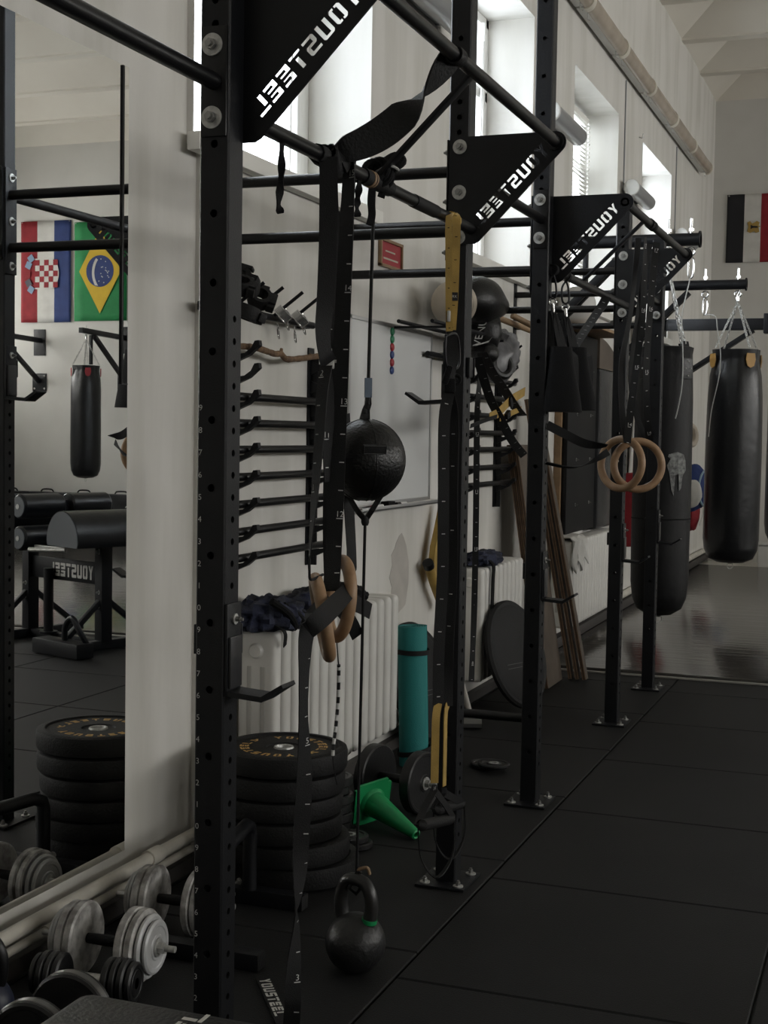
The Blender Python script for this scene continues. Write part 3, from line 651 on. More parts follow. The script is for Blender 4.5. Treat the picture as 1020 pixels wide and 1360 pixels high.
# pale plaster repair below the board
mb = MB(); mb.prism([(.13*math.cos(2*PI*k/22)*(1+.12*math.sin(3*k)), .19*math.sin(2*PI*k/22)*(1+.08*math.cos(5*k))) for k in range(22)], (WX+.0003, 6.32, .82), Y, Z, X*.0012)
solo('wall_patch', mb, mat('patch_plaster', (.47, .445, .41), .9, var=.12, vscale=9), 'long oval patch of grey plaster on the wall above the green mat', 'patch', (WX, 6.32, .82), ang=0)

# radiators
def radiator(y0, y1, zt, zb, label, xf=.17):
    t = thing('radiator', label, 'radiator', (WX+xf/2, (y0+y1)/2, zb), 'white column radiators'); p = .0885; n = int(round((y1-y0)/p)); h = zt-zb; proto = None
    for k in range(n):
        if proto is None:
            mb = MB(); mb.box((0, 0, h/2), (.150, .066, h), None, 0, .028, 5); mb.boxab((-.045, -.028, .03), (.045, .056, .075), 0, .008); mb.boxab((-.045, -.028, h-.10), (.045, .056, h-.055), 0, .008)
            for z0, z1 in ((.11, h-.13),):
                for xx in (-.026, .026):
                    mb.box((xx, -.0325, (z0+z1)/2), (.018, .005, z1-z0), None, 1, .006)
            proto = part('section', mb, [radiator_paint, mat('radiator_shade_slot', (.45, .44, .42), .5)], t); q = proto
        else: q = proto.copy(); C.objects.link(q); q.parent = t
        q.data = proto.data; q.location = (WX+xf-.075-t.location.x, y0+p*(k+.5)-t.location.y, 0)
    # the prototype mesh is centred on its own axis, so undo the thing offset once
    for v in proto.data.vertices: v.co += V(t.location)
    mb = MB(); mb.lathe([(.0, .012), (.022, .012), (.027, .004), (.030, 0)], (WX+xf-.075, y0+p*.5-.032, zt-.075), -Y, 20); part('end_plug', mb, radiator_paint, t)
    mb = MB(); mb.tube(bez([(WX+xf-.075, y1-.01, zb+.05), (WX+xf-.075, y1+.04, zb+.05), (WX+xf-.08, y1+.05, zb-.03)], 10), .014, 10); mb.lathe([(.018, 0), (.022, .01), (.022, .03), (.012, .036)], (WX+xf-.075, y1+.03, zb+.05), Y, 14); part('valve', mb, pipe_paint, t)
    mb = MB()
    for yy in (y0+.2, y1-.2): mb.boxab((WX+.0005, yy, zb+.055), (WX+xf-.02, yy+.02, zb+.075))
    part('bracket', mb, radiator_paint, t)
    return t
radiator(4.455, 5.74, .795, .19, 'white column radiator behind the stack of bumper plates', .20)
radiator(7.13, 8.00, .785, .17, 'white column radiator behind the round dark board and the straps', .18)
radiator(9.28, 10.86, .79, .19, 'white column radiator with a towel on it beyond the leaning boards', .18)

# clothing on the near radiator
t = thing('weight_vest', 'crumpled navy and black weight vest lying on the near end of the first radiator', 'vest', (WX+.1, 4.6, .795))
mb = MB(); blob(mb, (WX+.12, 4.56, .835), (.13, .17, .07), 3, .32, 4, 40, 24); part('body', mb, navy_cloth, t)
for k in range(7):
    mb = MB(); y = 4.50+.05*k; pts = bez([(WX+.20, y-.07, .905-.012*k), (WX+.235, y-.02, .865-.012*k), (WX+.245, y+.02, .825-.008*k), (WX+.235, y+.05, .80)], 12)
    mb.tube(pts, .014, 8); part('fold', mb, navy_cloth if k % 2 else black_fabric, t)
mb = MB(); mb.ribbon(bez([(WX+.21, 4.78, .815), (WX+.235, 4.82, .80), (WX+.225, 4.86, .76), (WX+.222, 4.90, .70)], 14), Y, .02, .003); part('strap', mb, strap_black, t); mb = MB(); mb.ribbon(bez([(WX+.16, 4.45, .84), (WX+.235, 4.46, .80), (WX+.222, 4.50, .74)], 12), Y, .02, .003); part('strap', mb, strap_black, t)
t = thing('gym_belt', 'folded dark navy belt with two metal buckles lying on the middle of the first radiator', 'belt', (WX+.1, 4.98, .795))
mb = MB(); blob(mb, (WX+.12, 5.0, .84), (.11, .15, .055), 9, .28, 5, 36, 20); part('belt_body', mb, navy_cloth, t)
mb = MB(); blob(mb, (WX+.13, 5.26, .84), (.09, .14, .05), 14, .3, 5, 30, 18); part('belt_end', mb, black_fabric, t)
for y in (4.90, 4.97):
    mb = MB(); mb.tube([(WX+.225, y, .862), (WX+.225, y+.045, .855), (WX+.235, y+.045, .838), (WX+.235, y, .845)], .0025, 8, True); part('buckle', mb, chrome, t)

# bumper plates
BX, BYc = -1.918, 4.236
offs = [(0.03, .045, .216), (.012, .01, .212), (-.012, 0, .212), (-.012, .0, .213), (-.004, -.004, .214), (0, 0, .2155)]
ths = [.078, .076, .076, .072, .074, .074]; z = .0015
nm = ['at the very bottom of the big stack', 'second from the bottom of the big stack', 'third from the bottom of the big stack', 'third from the top of the big stack', 'just under the top plate of the big stack', 'on top of the big stack, its gold lettering showing']
for k in range(6):
    dx, dy, r = offs[k]; th = ths[k]; c = V((BX+dx, BYc+dy, z))
    t = thing('bumper_plate', 'black rubber bumper plate %s' % nm[k], 'weight plate', c, 'stack of bumper plates')
    mb = MB(); mb.lathe([(.034, .0), (r-.05, 0), (r-.016, .002), (r-.003, .006), (r, .016), (r, th-.016), (r-.003, th-.006), (r-.016, th-.001), (r-.030, th-.001), (r-.036, th-.007), (.060, th-.007), (.056, th-.012), (.034, th-.012)], c, Z, 72); part('disc', mb, black_rubber, t)
    mb = MB(); mb.lathe([(.0245, 0), (.034, 0.0), (.034, th-.010), (.032, th-.006), (.0265, th-.006), (.0245, th-.010), (.0245, 0)], c, Z, 32); part('hub', mb, zinc, t, 'steel hub ring')
    if k == 5:
        mb = MB()
        def arc_letter(polys, a0, S, rr):
            for L in polys:
                # subdivide long edges so letters follow the circle
                P = []
                for i in range(len(L)):
                    a, b = L[i], L[(i+1) % len(L)]; P.append(a)
                    if abs(b[0]-a[0]) > .3: P += [(a[0]+(b[0]-a[0])*q, a[1]+(b[1]-a[1])*q) for q in (.33, .67)]
                Q = []
                for x, y in P:
                    a = a0-(x*S)/(rr+S*.5); R = rr+y*S; Q.append((R*math.cos(a), R*math.sin(a)))
                mb.prism(Q, c+Z*(th-.0068), X, Y, Z*.0006)
        S = .030; rr = .118; st = math.radians(128)
        for w_ in range(2):
            for i, ch in enumerate('YOUSTEEL'): arc_letter(LET[ch], st-w_*PI-math.radians(17.2*i), S, rr)
            arc_letter([[(0, .1), (.5, .1), (.9, .5), (.6, .5), (.4, .3), (0, .3)], [(0, .9), (.3, .9), (.45, .7), (.75, .7), (.9, .9), (1.1, .7), (.9, .55), (.2, .55)]], st-w_*PI-math.radians(17.2*8+3), S, rr)
        part('lettering', mb, gold_print, t, 'gold lettering around the plate', 0)
    z += th
# low steel frame with a bent handle in front of the stack
t = thing('low_handle_frame', 'low black steel frame with an angular handle before the bumper plate stack', 'frame', (-1.87, 3.7, 0))
for (x0, x1, y) in ((-2.10, -1.715, 3.955), (-1.98, -1.63, 3.46)):
    mb = MB(); mb.boxab((x0, y-.026, .001), (x1, y+.026, .05), 0, .004); f = part('foot', mb, rack_black, t)
    mb = MB(); mb.box((x1+.001, y, .026), (.006, .05, .046), None, 0, .002); part('end_cap', mb, black_rubber, f)
ha, hb = V((-1.895, 3.935, 0)), V((-1.80, 3.46, 0)); hd = (hb-ha).normalized()
hp_ = [ha+Z*.05, ha+Z*.15, ha+Z*.225, ha+Z*.252+hd*.008, ha+Z*.268+hd*.045, ha.lerp(hb, .5)+Z*.268, hb+Z*.268-hd*.045, hb+Z*.252-hd*.008, hb+Z*.225, hb+Z*.15, hb+Z*.05]
mb = MB(); mb.tube(hp_, .0225, 16); part('handle', mb, rack_black, t)
part('bolt', bolt_mb((-1.955, 3.929, .03), -Y, .014), [zinc, nut_steel], t)
part('bolt', bolt_mb((-1.93, 3.936, .07), V((-.4, -.8, 0)), .012), [zinc, nut_steel], t)

# small plates on the floor
def small_plate(c, r, th, label, group, tilt=(0, 0)):
    t = thing('weight_plate', label, 'weight plate', c, group); M = rotm(tilt[0], tilt[1], 0)
    mb = MB(); mb.lathe([(.020, 0), (r-.006, 0), (r, .005), (r, th-.005), (r-.006, th), (r-.016, th), (r-.02, th-.004), (.034, th-.004), (.031, th), (.020, th)], c, M @ Z, 40); part('disc', mb, mat('cast_plate', (.009, .009, .0095), .38, var=.3, vscale=20, bump=.1, bscale=80), t)
    mb = MB(); mb.lathe([(.014, 0), (.0235, 0.0), (.0235, th+.001), (.014, th+.001), (.014, 0)], c, M @ Z, 24); part('hub_ring', mb, zinc, t, 'bright steel hub ring'); return t
small_plate((-1.823, 4.64, .0015), .073, .024, 'small dark weight plate under another one behind the kettlebell', 'small plates behind the kettlebell')
small_plate((-1.832, 4.63, .026), .071, .024, 'small weight plate with bright hub lying on another behind the kettlebell', 'small plates behind the kettlebell')
zz = .0015
for k in range(6):
    small_plate((-1.995+.006*(k % 2), 4.83-.006*(k % 3), zz), .088 if k != 4 else .080, .034, 'small black plate %s of the low stack behind the bumper plates' % ['at the bottom', 'second from the bottom', 'third from the bottom', 'third from the top', 'second from the top', 'at the top'][k], 'low stack of small plates'); zz += .0345
small_plate((-1.715, 6.02, .0015), .078, .022, 'flat black weight plate lying on the floor between the second and third uprights', 'plates on the floor between uprights')
small_plate((-1.665, 5.955, .005), .072, .016, 'flat black weight plate half over its twin between the second and third uprights', 'plates on the floor between uprights', (0.0, -.0)).location.z = .0235

# yoga mat, round board, cone
def cyl_frame(p, q):
    d = (V(q)-V(p)).normalized(); u = d.orthogonal().normalized(); return d, u, d.cross(u)
t = thing('yoga_mat', 'rolled teal exercise mat standing upright between the radiator and the second upright', 'mat', (-2.03, 5.92, 0))
p0, p1 = V((-2.03, 5.92, .001)), V((-2.05, 5.92, .635)); d, u, w_ = cyl_frame(p0, p1); mb = MB(); R0 = .073; n = 150; o = len(mb.v)
for e, pc in ((0, p0), (1, p1)):
    for th_ in (0, .0045):
        for i in range(n+1):
            f = i/n; a = 2*PI*5.5*f; r = R0*(1-.80*f)-th_-.001*f
            mb.v.append(pc+u*(r*math.cos(a))+w_*(r*math.sin(a)))
N = n+1
for i in range(n):
    a = [o+i, o+N+i, o+2*N+i, o+3*N+i]; b = [k+1 for k in a]
    mb.f += [[a[0], b[0], b[2], a[2]], [a[1], a[3], b[3], b[1]], [a[2], b[2], b[3], a[3]], [a[0], a[1], b[1], b[0]]]; mb.m += [0]*4
mb.f += [[o, o+2*N, o+3*N, o+N], [o+n, o+N+n, o+3*N+n, o+2*N+n]]; mb.m += [0, 0]
part('roll', mb, teal_foam, t, None, 30)
for f, ti in ((.82, 0), (.105, .22)):
    c = p0.lerp(p1, f); n2 = (d+u*0+X*(-ti*.6)-Y*ti*.3).normalized(); mb = MB(); mb.lathe([(R0+.0005, -.011), (R0+.0035, -.011), (R0+.0035, .011), (R0+.0005, .011), (R0+.0005, -.011)], c, n2, 40, 0, 1.03); part('elastic_band', mb, strap_black, t, 'black elastic band')
def round_board(c, nrm, r, label):
    t = thing('round_board', label, 'board', c, 'round dark boards leaning on the wall'); nrm = V(nrm).normalized()
    mb = MB(); mb.lathe([(0, .0), (r-.03, .0), (r, .012), (r, .03), (r-.012, .042), (r-.03, .040)], c, nrm, 56); part('rim', mb, black_rubber, t)
    mb = MB(); mb.lathe([(r-.03, .040), (r-.05, .046), (0, .050)], c, nrm, 56); part('top_surface', mb, mat('board_grip', (.0075, .0075, .008), .6, spec=.3, bump=.3, bscale=200), t)
    mb = MB(); s = nrm.cross(Z).normalized(); q = s.cross(nrm); cc = V(c)+nrm*.0505-q*.08
    for k in (0, 1): mb.bar(cc-s*.17+q*(k*.022), cc+s*.17+q*(k*.022+.012), .003, .001, nrm, 0, 0)
    part('print_line', mb, mat('faint_print', (.09, .09, .09), .6), t); return t
round_board((-2.175, 6.36, .297), (.93, -.12, .30), .295, 'round dark balance board leaning on the wall behind the teal mat')
round_board((-1.965, 7.36, .302), (.93, -.22, .30), .300, 'round dark balance board leaning on the second radiator beside the third upright')
t = thing('traffic_cone', 'green plastic training cone lying on its side in front of the black dumbbell', 'cone', (-1.76, 4.9, 0))
cb, ct = V((-1.868, 4.945, .088)), V((-1.652, 4.822, .024)); d = (ct-cb).normalized(); mb = MB()
mb.lathe([(.060, .008), (.056, .016), (.050, .022), (.019, .272), (.014, .276), (.010, .272), (.045, .02), (.05, .004)], cb, d, 36); part('cone_body', mb, green_plastic, t)
u = (Z-d*Z.dot(d)).normalized(); w_ = d.cross(u); M = Matrix((u, w_, d)).transposed() @ rotm(0, 0, math.radians(6))
mb = MB(); bm = bmesh.new(); bmesh.ops.create_cube(bm, size=1)
for v in bm.verts: v.co = V((v.co.x*.172, v.co.y*.172, v.co.z*.012))
bmesh.ops.bevel(bm, geom=[e for e in bm.edges if abs((e.verts[0].co-e.verts[1].co).z) > .005], offset=.016, segments=4, affect='EDGES'); mb.bm(bm, M, cb+d*.002, 0); part('cone_base', mb, green_plastic, t)

# dumbbells
def dumbbell(pL, pR, heads, hr, hm, pm, label, group, nut=.03, grip=None):
    """heads: list of (thickness, radius, material index) from the handle outwards"""
    pL, pR = V(pL), V(pR); ax = (pR-pL).normalized(); c = (pL+pR)/2; half = (pR-pL).length/2
    t = thing('dumbbell', label, 'dumbbell', (c.x, c.y, 0), group); tot = sum(h[0] for h in heads); s0 = half-tot/2
    mb = MB(); mb.tube([pL+ax*(tot/2), c-ax*(s0*.5), c, c+ax*(s0*.5), pR-ax*(tot/2)], [hr*.92, hr, hr*1.08, hr, hr*.92], 16); part('handle', mb, hm, t)
    for s in (-1, 1):
        o = s0; h = None
        for k, (th, r, mi) in enumerate(heads):
            mb = MB(); mb.lathe([(.014, .0005), (r-.006, .0005), (r, .005), (r, th-.005), (r-.006, th-.0005), (r-.016, th-.0005), (r-.019, th-.003), (.036, th-.003), (.033, th-.0005), (.014, th-.0005)], c+ax*(s*o), ax*s, 44)
            part('plate', mb, pm[mi], t); o += th
        if nut:
            mb = MB(); e = c+ax*(s*o); mb.cyl(e, e+ax*s*.004, .026, 20); mb.cyl(e+ax*s*.004, e+ax*s*.022, .0165, 6); mb.cyl(e+ax*s*.022, e+ax*s*(.022+nut), .009, 12); part('nut', mb, zinc, t)
    return t
SH = [(.028, .1, 1), (.026, .098, 1), (.017, .086, 0), (.016, .073, 0)]
dumbbell((-2.100, 3.250, .101), (-1.888, 3.262, .101), SH, .015, black_rubber, [silver_paint, chip_paint], 'chipped silver plate dumbbell nearest the mirror with a black grip', 'chipped silver dumbbells')
dumbbell((-2.088, 3.62, .098), (-1.895, 3.635, .098), [(.026, .097, 1), (.026, .095, 1), (.016, .084, 0), (.016, .072, 0)], .015, black_rubber, [silver_paint, chip_paint], 'chipped silver plate dumbbell against the pipes with its nut toward the wall', 'chipped silver dumbbells')
DK = mat('dumbbell_rubber', (.007, .007, .0075), .42, bump=.1, bscale=90)
dumbbell((-2.058, 3.075, .062), (-1.860, 3.105, .062), [(.022, .060, 0), (.021, .061, 0), (.021, .061, 0), (.020, .054, 0)], .0145, zinc, [DK], 'small black rubber dumbbell in front of the silver dumbbells', 'black dumbbells on the floor', 0)
dumbbell((-1.815, 2.80, .104), (-1.805, 2.625, .104), [(.045, .1025, 0)], .016, zinc, [DK], 'black dumbbell with two big chrome-rimmed round heads beside the bench pad', 'black dumbbells on the floor', 0)
# chrome rims of the last one
t = bpy.data.objects[[o.name for o in bpy.data.objects if o.get('label', '').startswith('black dumbbell with two big')][0]]
for k in (0, 1):
    pl = [c_ for c_ in t.children if c_.name.startswith('plate')][k]; cc = V((-1.805, 2.625, .104)) if k else V((-1.815, 2.80, .104)); ax = V((.01, -.175, 0)).normalized()
    mb = MB(); mb.lathe([(.1028, -.010), (.1045, -.008), (.1045, .008), (.1028, .010), (.1028, -.010)], cc, ax, 48); part('rim_band', mb, mat('dull_chrome', (.18, .18, .18), .3, .9), pl, 'chrome rim band')
dumbbell((-1.955, 5.215, .124), (-1.745, 5.165, .124), [(.050, .124, 0)], .017, bar_black, [DK], 'large black dumbbell with two wide round plates beside the green cone', 'black dumbbells on the floor', .03)

# kettlebells
def kettlebell(c, r, rz, label, m1, hdl, accents=True, group='kettlebells'):
    t = thing('kettlebell', label, 'kettlebell', (c[0], c[1], 0), group); c = V((c[0], c[1], r*.93+.001)); u = V((math.cos(rz), math.sin(rz), 0))
    mb = MB(); pr = []
    for k in range(25):
        a = -PI/2+PI*k/24; h = max(r*math.sin(a), -r*.93); pr.append((r*math.cos(a) if h > -r*.93 else min(r*math.cos(a), r*.45), h))
    pr[0] = (0, -r*.93); mb.lathe(pr, c, Z, 44); part('ball', mb, m1, t)
    hw, hh = r*.60, r*1.30; path = bez([c+u*(-hw*.78)+Z*(r*.60), c+u*(-hw)+Z*(r*1.1), c+u*(-hw*.98)+Z*(r*1.62), c+u*(-hw*.62)+Z*(r*2.02), c+Z*(r*2.12), c+u*(hw*.62)+Z*(r*2.02), c+u*(hw*.98)+Z*(r*1.62), c+u*(hw)+Z*(r*1.1), c+u*(hw*.78)+Z*(r*.60)], 48)
    rs = [r*(.245-.03*math.sin(PI*i/(len(path)-1))) for i in range(len(path))]
    mb = MB(); mb.tube(path, rs, 18); part('handle', mb, hdl, t)
    if accents:
        e = c+u*(hw*.90)+Z*(r*.86); mb = MB(); mb.cyl(e-Z*.006-u*.001, e+Z*.006+u*.001, r*.262, 20); part('colour_band', mb, green_plastic, t, 'thin green band at the foot of the handle')
    return t
KB = mat('kettlebell_iron', (.012, .012, .0125), .45, var=.3, vscale=14, bump=.3, bscale=55)
kettlebell((-1.385, 3.56), .0845, math.radians(-14), 'black iron kettlebell anchoring the punch ball cord in front of the bumper plates', KB, mat('handle_worn', (.026, .025, .024), .36, col2=(.014, .014, .014), vscale=16))
kettlebell((-2.075, 2.80), .082, math.radians(20), 'dark navy kettlebell at the left edge on the floor below the mirror', mat('navy_vinyl', (.012, .017, .040), .4), bar_black, False)

# bench in the foreground
t = thing('flat_bench', 'black padded bench with pale lettering in front of the nearest upright', 'bench', (-1.16, 1.7, 0))
mb = MB(); mb.boxab((-1.40, 1.08, .392), (-.93, 2.205, .452), 0, .022); part('pad', mb, black_leather, t)
mb = MB(); mb.boxab((-1.19, 1.15, .345), (-1.13, 2.12, .391), 0, .003); part('frame', mb, rack_black, t)
for y in (1.25, 2.05):
    mb = MB(); mb.boxab((-1.19, y-.03, .03), (-1.13, y+.03, .345), 0, .003); mb.boxab((-1.36, y-.03, .001), (-.97, y+.03, .045), 0, .004); part('leg', mb, rack_black, t)
mb = MB()
for L in word('YOUSTEEL', 1.02): mb.prism([(1.842+x*.044, y*.040) for x, y in L], (-1.13, 0, .4522), Y, -X, Z*.0006)
part('lettering', mb, white_print, t, 'pale printed lettering', 0)
# ================================================================ STRAPS, RINGS AND HANGING THINGS ON THE RIG
VR = V((.93, .365, 0)).normalized(); VF = V((-.365, .93, 0)).normalized()     # across / along the line of the first bay as seen from the room
def tw(a): a = math.radians(a); return VR*math.cos(a)+VF*math.sin(a)
def strap_mb(pts, sides, w, t=.0028, ticks=None, dens=4, mirror=1):
    """strap with printed ticks; ticks=(spacing, first, numbers every n, start number, edge)"""
    n = len(pts); P = bez(pts, (n-1)*dens); S = []
    for i in range(len(P)):
        f = min(i/dens, n-1.0001); k = int(f); S.append(V(sides[k]).lerp(V(sides[k+1]), f-k) if isinstance(sides, list) else V(sides))
    if isinstance(w, (list, tuple)):
        W = [w[min(int(i/dens), n-2)]+(w[min(int(i/dens), n-2)+1]-w[min(int(i/dens), n-2)])*(min(i/dens, n-1)-min(int(i/dens), n-2)) for i in range(len(P))]
    else: W = w
    mb = MB(); mb.ribbon(P, S, W, t)
    if ticks:
        sp, first, every, num, edge = ticks; s = 0.; nxt = first; cnt = 0
        for i in range(len(P)-1):
            L = (P[i+1]-P[i]).length
            while s+L > nxt:
                f = (nxt-s)/L; p = P[i].lerp(P[i+1], f); T_ = (P[i+1]-P[i]).normalized(); sd = S[i].lerp(S[i+1], f); sd = (sd-T_*sd.dot(T_)).normalized(); nn = T_.cross(sd)
                if nn.dot(p-EYEP) > 0: nn = -nn
                ww = W[i] if isinstance(W, list) else W; sc_ = 1 if sd.dot(rgt) > 0 else -1; e = sd*sc_
                c = p+e*(edge*ww*.32)+nn*(t/2+.0003); h = ww*.15; q = T_*.0012
                big = every and cnt % every == 0
                if big: h = ww*.20
                mb.add([c-e*h-q, c+e*h-q, c+e*h+q, c-e*h+q], [[0, 1, 2, 3]], 1)
                if big:
                    up_ = -T_ if T_.z < 0 else T_
                    font_mb(mb, str(num), c+up_*.0105, e, up_, .021, (0, 0, 0), 1); num -= 1
                nxt += sp; cnt += 1
            s += L
    return mb
SM = [strap_black, number_white]
def inn(px, py, dx=0.): return onX(px, py, LB+dx)
def out_(px, py, dx=0.): return onX(px, py, PX_+TIPX+dx)
BARLOOP = lambda y, w, r=.021: [V((LB+r*math.cos(a), y, LOZ+r*math.sin(a))) for a in [math.radians(-60+30*k) for k in range(11)]]
# --- first pair of wooden rings
dv = V((-1.34, 3.25, -.45)).normalized()
def ring_thing(c, n, label, grp, R=.097, r=.0165):
    mb = MB(); mb.torus(c, n, R, r, 64, 16); o = solo('gymnastic_ring', mb, wood_ring, label, 'ring', c, grp); return o
rA, rB = inn(428, 820), inn(450, 795)
rB.y = rB.y+.0; nA = (V((.93, .37, .20))+dv*.10).normalized(); nB = (V((.90, .36, -.06))+dv*.30).normalized()
ring_thing(rA, nA, 'wooden gymnastic ring hanging lower, nearest the front upright, seen edge-on', 'wooden rings over the first radiator')
ring_thing(rB, nB, 'wooden gymnastic ring hanging slightly higher, beside the punch ball cord', 'wooden rings over the first radiator')
t = thing('ring_strap', 'wide black strap printed with white numbers holding the ring beside the punch ball', 'strap', inn(462, 215), 'straps of the near wooden rings')
ptsR = [inn(463, 208, .022), inn(463, 235, .026), inn(461, 290, .024), inn(458, 350, .02), inn(455, 420, .016), inn(452, 500, .012), inn(449, 580, .01), inn(446, 660, .008), inn(443, 730, .006), inn(440, 785, .02)]
part('front_webbing', strap_mb(ptsR, [tw(a) for a in (-50, -45, -35, -25, -18, -12, -8, -6, -5, -10)], .041, .0028, (.0705, .055, 4, 15, .9)), SM, t)
ptsR2 = [inn(466, 208, -.022), inn(464, 240, -.026), inn(458, 310, -.03), inn(449, 420, -.03), inn(441, 520, -.03), inn(440, 600, -.03), inn(439, 700, -.02), inn(441, 780, -.015)]
part('rear_webbing', strap_mb(ptsR2, [tw(a) for a in (-50, -40, -30, -25, -20, -20, -10, 0)], .040), SM, t)
ptsR3 = [inn(459, 550, -.06), inn(461, 600, -.06), inn(464, 680, -.05), inn(467, 742, -.04), inn(462, 760, -.02)]
part('loop_webbing', strap_mb(ptsR3, [tw(a) for a in (55, 50, 45, 50, 60)], .036), SM, t)
part('bar_loop', MB().ribbon(BARLOOP(ptsR[0].y, 0), Y, .040, .003), SM, t)
t = thing('ring_strap', 'black strap with a cam buckle holding the edge-on ring nearest the front upright', 'strap', inn(435, 205), 'straps of the near wooden rings')
ptsL = [inn(436, 208, .022), inn(436, 260, .02), inn(435, 330, .015), inn(432, 400, .01), inn(429, 440, .01), inn(432, 470, .01), inn(437, 482, .01)]
part('front_webbing', strap_mb(ptsL, [tw(a) for a in (0, 0, 5, 15, 35, 50, 40)], .043), SM, t)
ptsL2 = [inn(438, 208, -.02), inn(439, 260, -.03), inn(442, 330, -.035), inn(444, 400, -.03), inn(440, 470, -.015), inn(437, 560, -.01), inn(436, 640, -.01)]
part('rear_webbing', strap_mb(ptsL2, [tw(a) for a in (-10, 10, 20, 15, 10, 30, 60)], .038, .0028, (.0705, .30, 3, 13, -.6)), SM, t)
ptsL3 = [inn(433, 486, .012), inn(428, 520, .012), inn(425, 570, .012), inn(421, 620, .012), inn(417, 670, .012), inn(413, 715, .012), inn(411, 742, .012)]
part('tail_webbing', strap_mb(ptsL3, [tw(a) for a in (-30, -40, -48, -55, -66, -78, -84)], .036, .0028, (.0705, .03, 4, 2, -.7)), SM, t)
mb = MB(); c = inn(436, 484, .004); mb.box(c, (.03, .012, .022), Matrix((VR, VF, Z)).transposed(), 0, .003); mb.cyl(c-VR*.02+Z*.008, c+VR*.02+Z*.008, .004, 10); part('cam_buckle', mb, zinc, t, 'steel cam buckle')
mb = MB(); mb.tube(bez([inn(411, 740, .012), inn(411, 758, .012), inn(413, 770, .005), rA+Z*.107], 14), .0035, 8); part('cord', mb, strap_black, t)
part('bar_loop', MB().ribbon(BARLOOP(ptsL[0].y, 0), Y, .043, .003), SM, t)
# --- long twisted band between the bars
a0, a1 = V((LB, inn(440, 200).y, LOZ)), V((PX_+TIPX, out_(606, 76).y, TIPZ)); n = 26; pts = []; sd = []
d = (a1-a0).normalized(); u = d.cross(Z).normalized(); w_ = u.cross(d)
for i in range(n+1):
    f = i/n; sag = -.055*math.sin(PI*f); pts.append(a0.lerp(a1, f)+Z*(sag+.016)); a = math.radians((5+500*f) if f < .15 else ((80+60*(f-.15)) if f < .58 else ((106+480*(f-.58)) if f < .74 else 183+330*(f-.74)))); sd.append(w_*math.sin(a)+u*math.cos(a))
t = thing('resistance_band', 'twisted black rubber band stretched from the inner bar up to the outer bar', 'band', a0)
part('band', MB().ribbon(pts, sd, [.056+.026*math.sin(PI*i/n) for i in range(n+1)], .006), black_rubber, t)
mb = MB(); ring_pts = [a1+X*(.0215*math.cos(a))+Z*(.0215*math.sin(a)) for a in [2*PI*k/20 for k in range(21)]]; mb.ribbon(ring_pts, Y, .045, .004); part('outer_loop', mb, black_rubber, t)
mb = MB(); ring_pts = [V((LB+.0235*math.cos(a), a0.y+.02*math.sin(a), LOZ+.0235*math.sin(a))) for a in [2*PI*k/20 for k in range(21)]]; mb.ribbon(ring_pts, Y, .085, .004); part('inner_loop', mb, black_rubber, t)
# torn tape tails
def tail(name, pts, w, label):
    mb = MB(); P = bez(pts, 20); mb.ribbon(P, [tw(20+40*math.sin(i*.5)) for i in range(len(P))], [w*(1+.25*math.sin(i*1.1)) for i in range(len(P))], .004)
    return solo(name, mb, black_fabric, label, 'tape', pts[0])
tail('torn_tape', [inn(376, 172), inn(374, 200), inn(374, 225), inn(372, 250), inn(370, 272), inn(373, 283)], .015, 'torn black tape hanging from the inner bar left of the ring straps')
tail('torn_tape', [inn(474, 222), inn(477, 245), inn(475, 262), inn(474, 275), inn(475, 288)], .016, 'torn black tape hanging right beside the numbered ring strap')
t = thing('cord_knot', 'bulky black knot of tape and cord tied where brace and inner bar meet', 'knot', inn(502, 232))
kc = inn(503, 230); mb = MB()
for k in range(5): mb.torus(kc+V((random.uniform(-.012, .012), random.uniform(-.035, .035), random.uniform(-.006, .012))), V((random.uniform(-.4, .4), 1, random.uniform(-.5, .5))), .027+.003*k % .006, .009, 18, 8)
mb.tube(bez([kc+Z*.02, kc+V((.035, .03, .05)), kc+V((.06, .02, .03)), kc+V((.02, 0, 0))], 16), .011, 8); part('wraps', mb, black_fabric, t)
mb = MB()
for pts, w in (([inn(496, 238), inn(493, 265), inn(494, 285), inn(491, 299)], .020), ([inn(510, 238), inn(509, 250), inn(506, 262)], .02)):
    mb2 = MB(); mb2.ribbon(bez(pts, 12), tw(15), w, .004); part('loose_end', mb2, black_fabric, t)
mb = MB(); mb.tube(bez([kc+V((.0, -.02, .0)), kc+V((.04, -.03, .012)), kc+V((.055, 0, .006)), kc+V((.03, .02, .004))], 16), .004, 8); part('hook', mb, zinc, t, 'bent steel hook')
# --- punch ball on its cords
cT, cB = V((LB, inn(497, 245).y, 2.145)), V((-1.385, 3.56, .256)); bc = inn(485, 611); bc = V((bc.x, bc.y, bc.z)); R = .1065
t = thing('punch_ball', 'black leather double-end punch ball held on cords between bar and kettlebell', 'punch ball', bc)
mb = MB(); mb.sphere(bc, R, 40, 24, 0, (1, 1, 1.02)); part('ball', mb, black_leather, t)
for k in range(5):
    a = 2*PI*k/5+.35; mb = MB(); mb.tube([bc+V((math.cos(a)*math.sin(h), math.sin(a)*math.sin(h), math.cos(h)*1.02))*(R*1.002) for h in [PI*(.05+.9*j/24) for j in range(25)]], .0016, 6); part('seam', mb, black_leather, t)
fx = (EYEP-bc); fx.z = 0; fx.normalize(); rx_ = Z.cross(fx)*1
pf = bc+fx*(R*.955)+rx_*.024+Z*.030; mb = MB(); M = Matrix((rx_, fx, Z)).transposed() @ rotm(math.radians(-14), 0, math.radians(-14)); mb.box(pf, (.062, .012, .024), M, 0, .002); pt = part('label_patch', mb, strap_black, t, 'plain stitched label patch')
mb = MB()
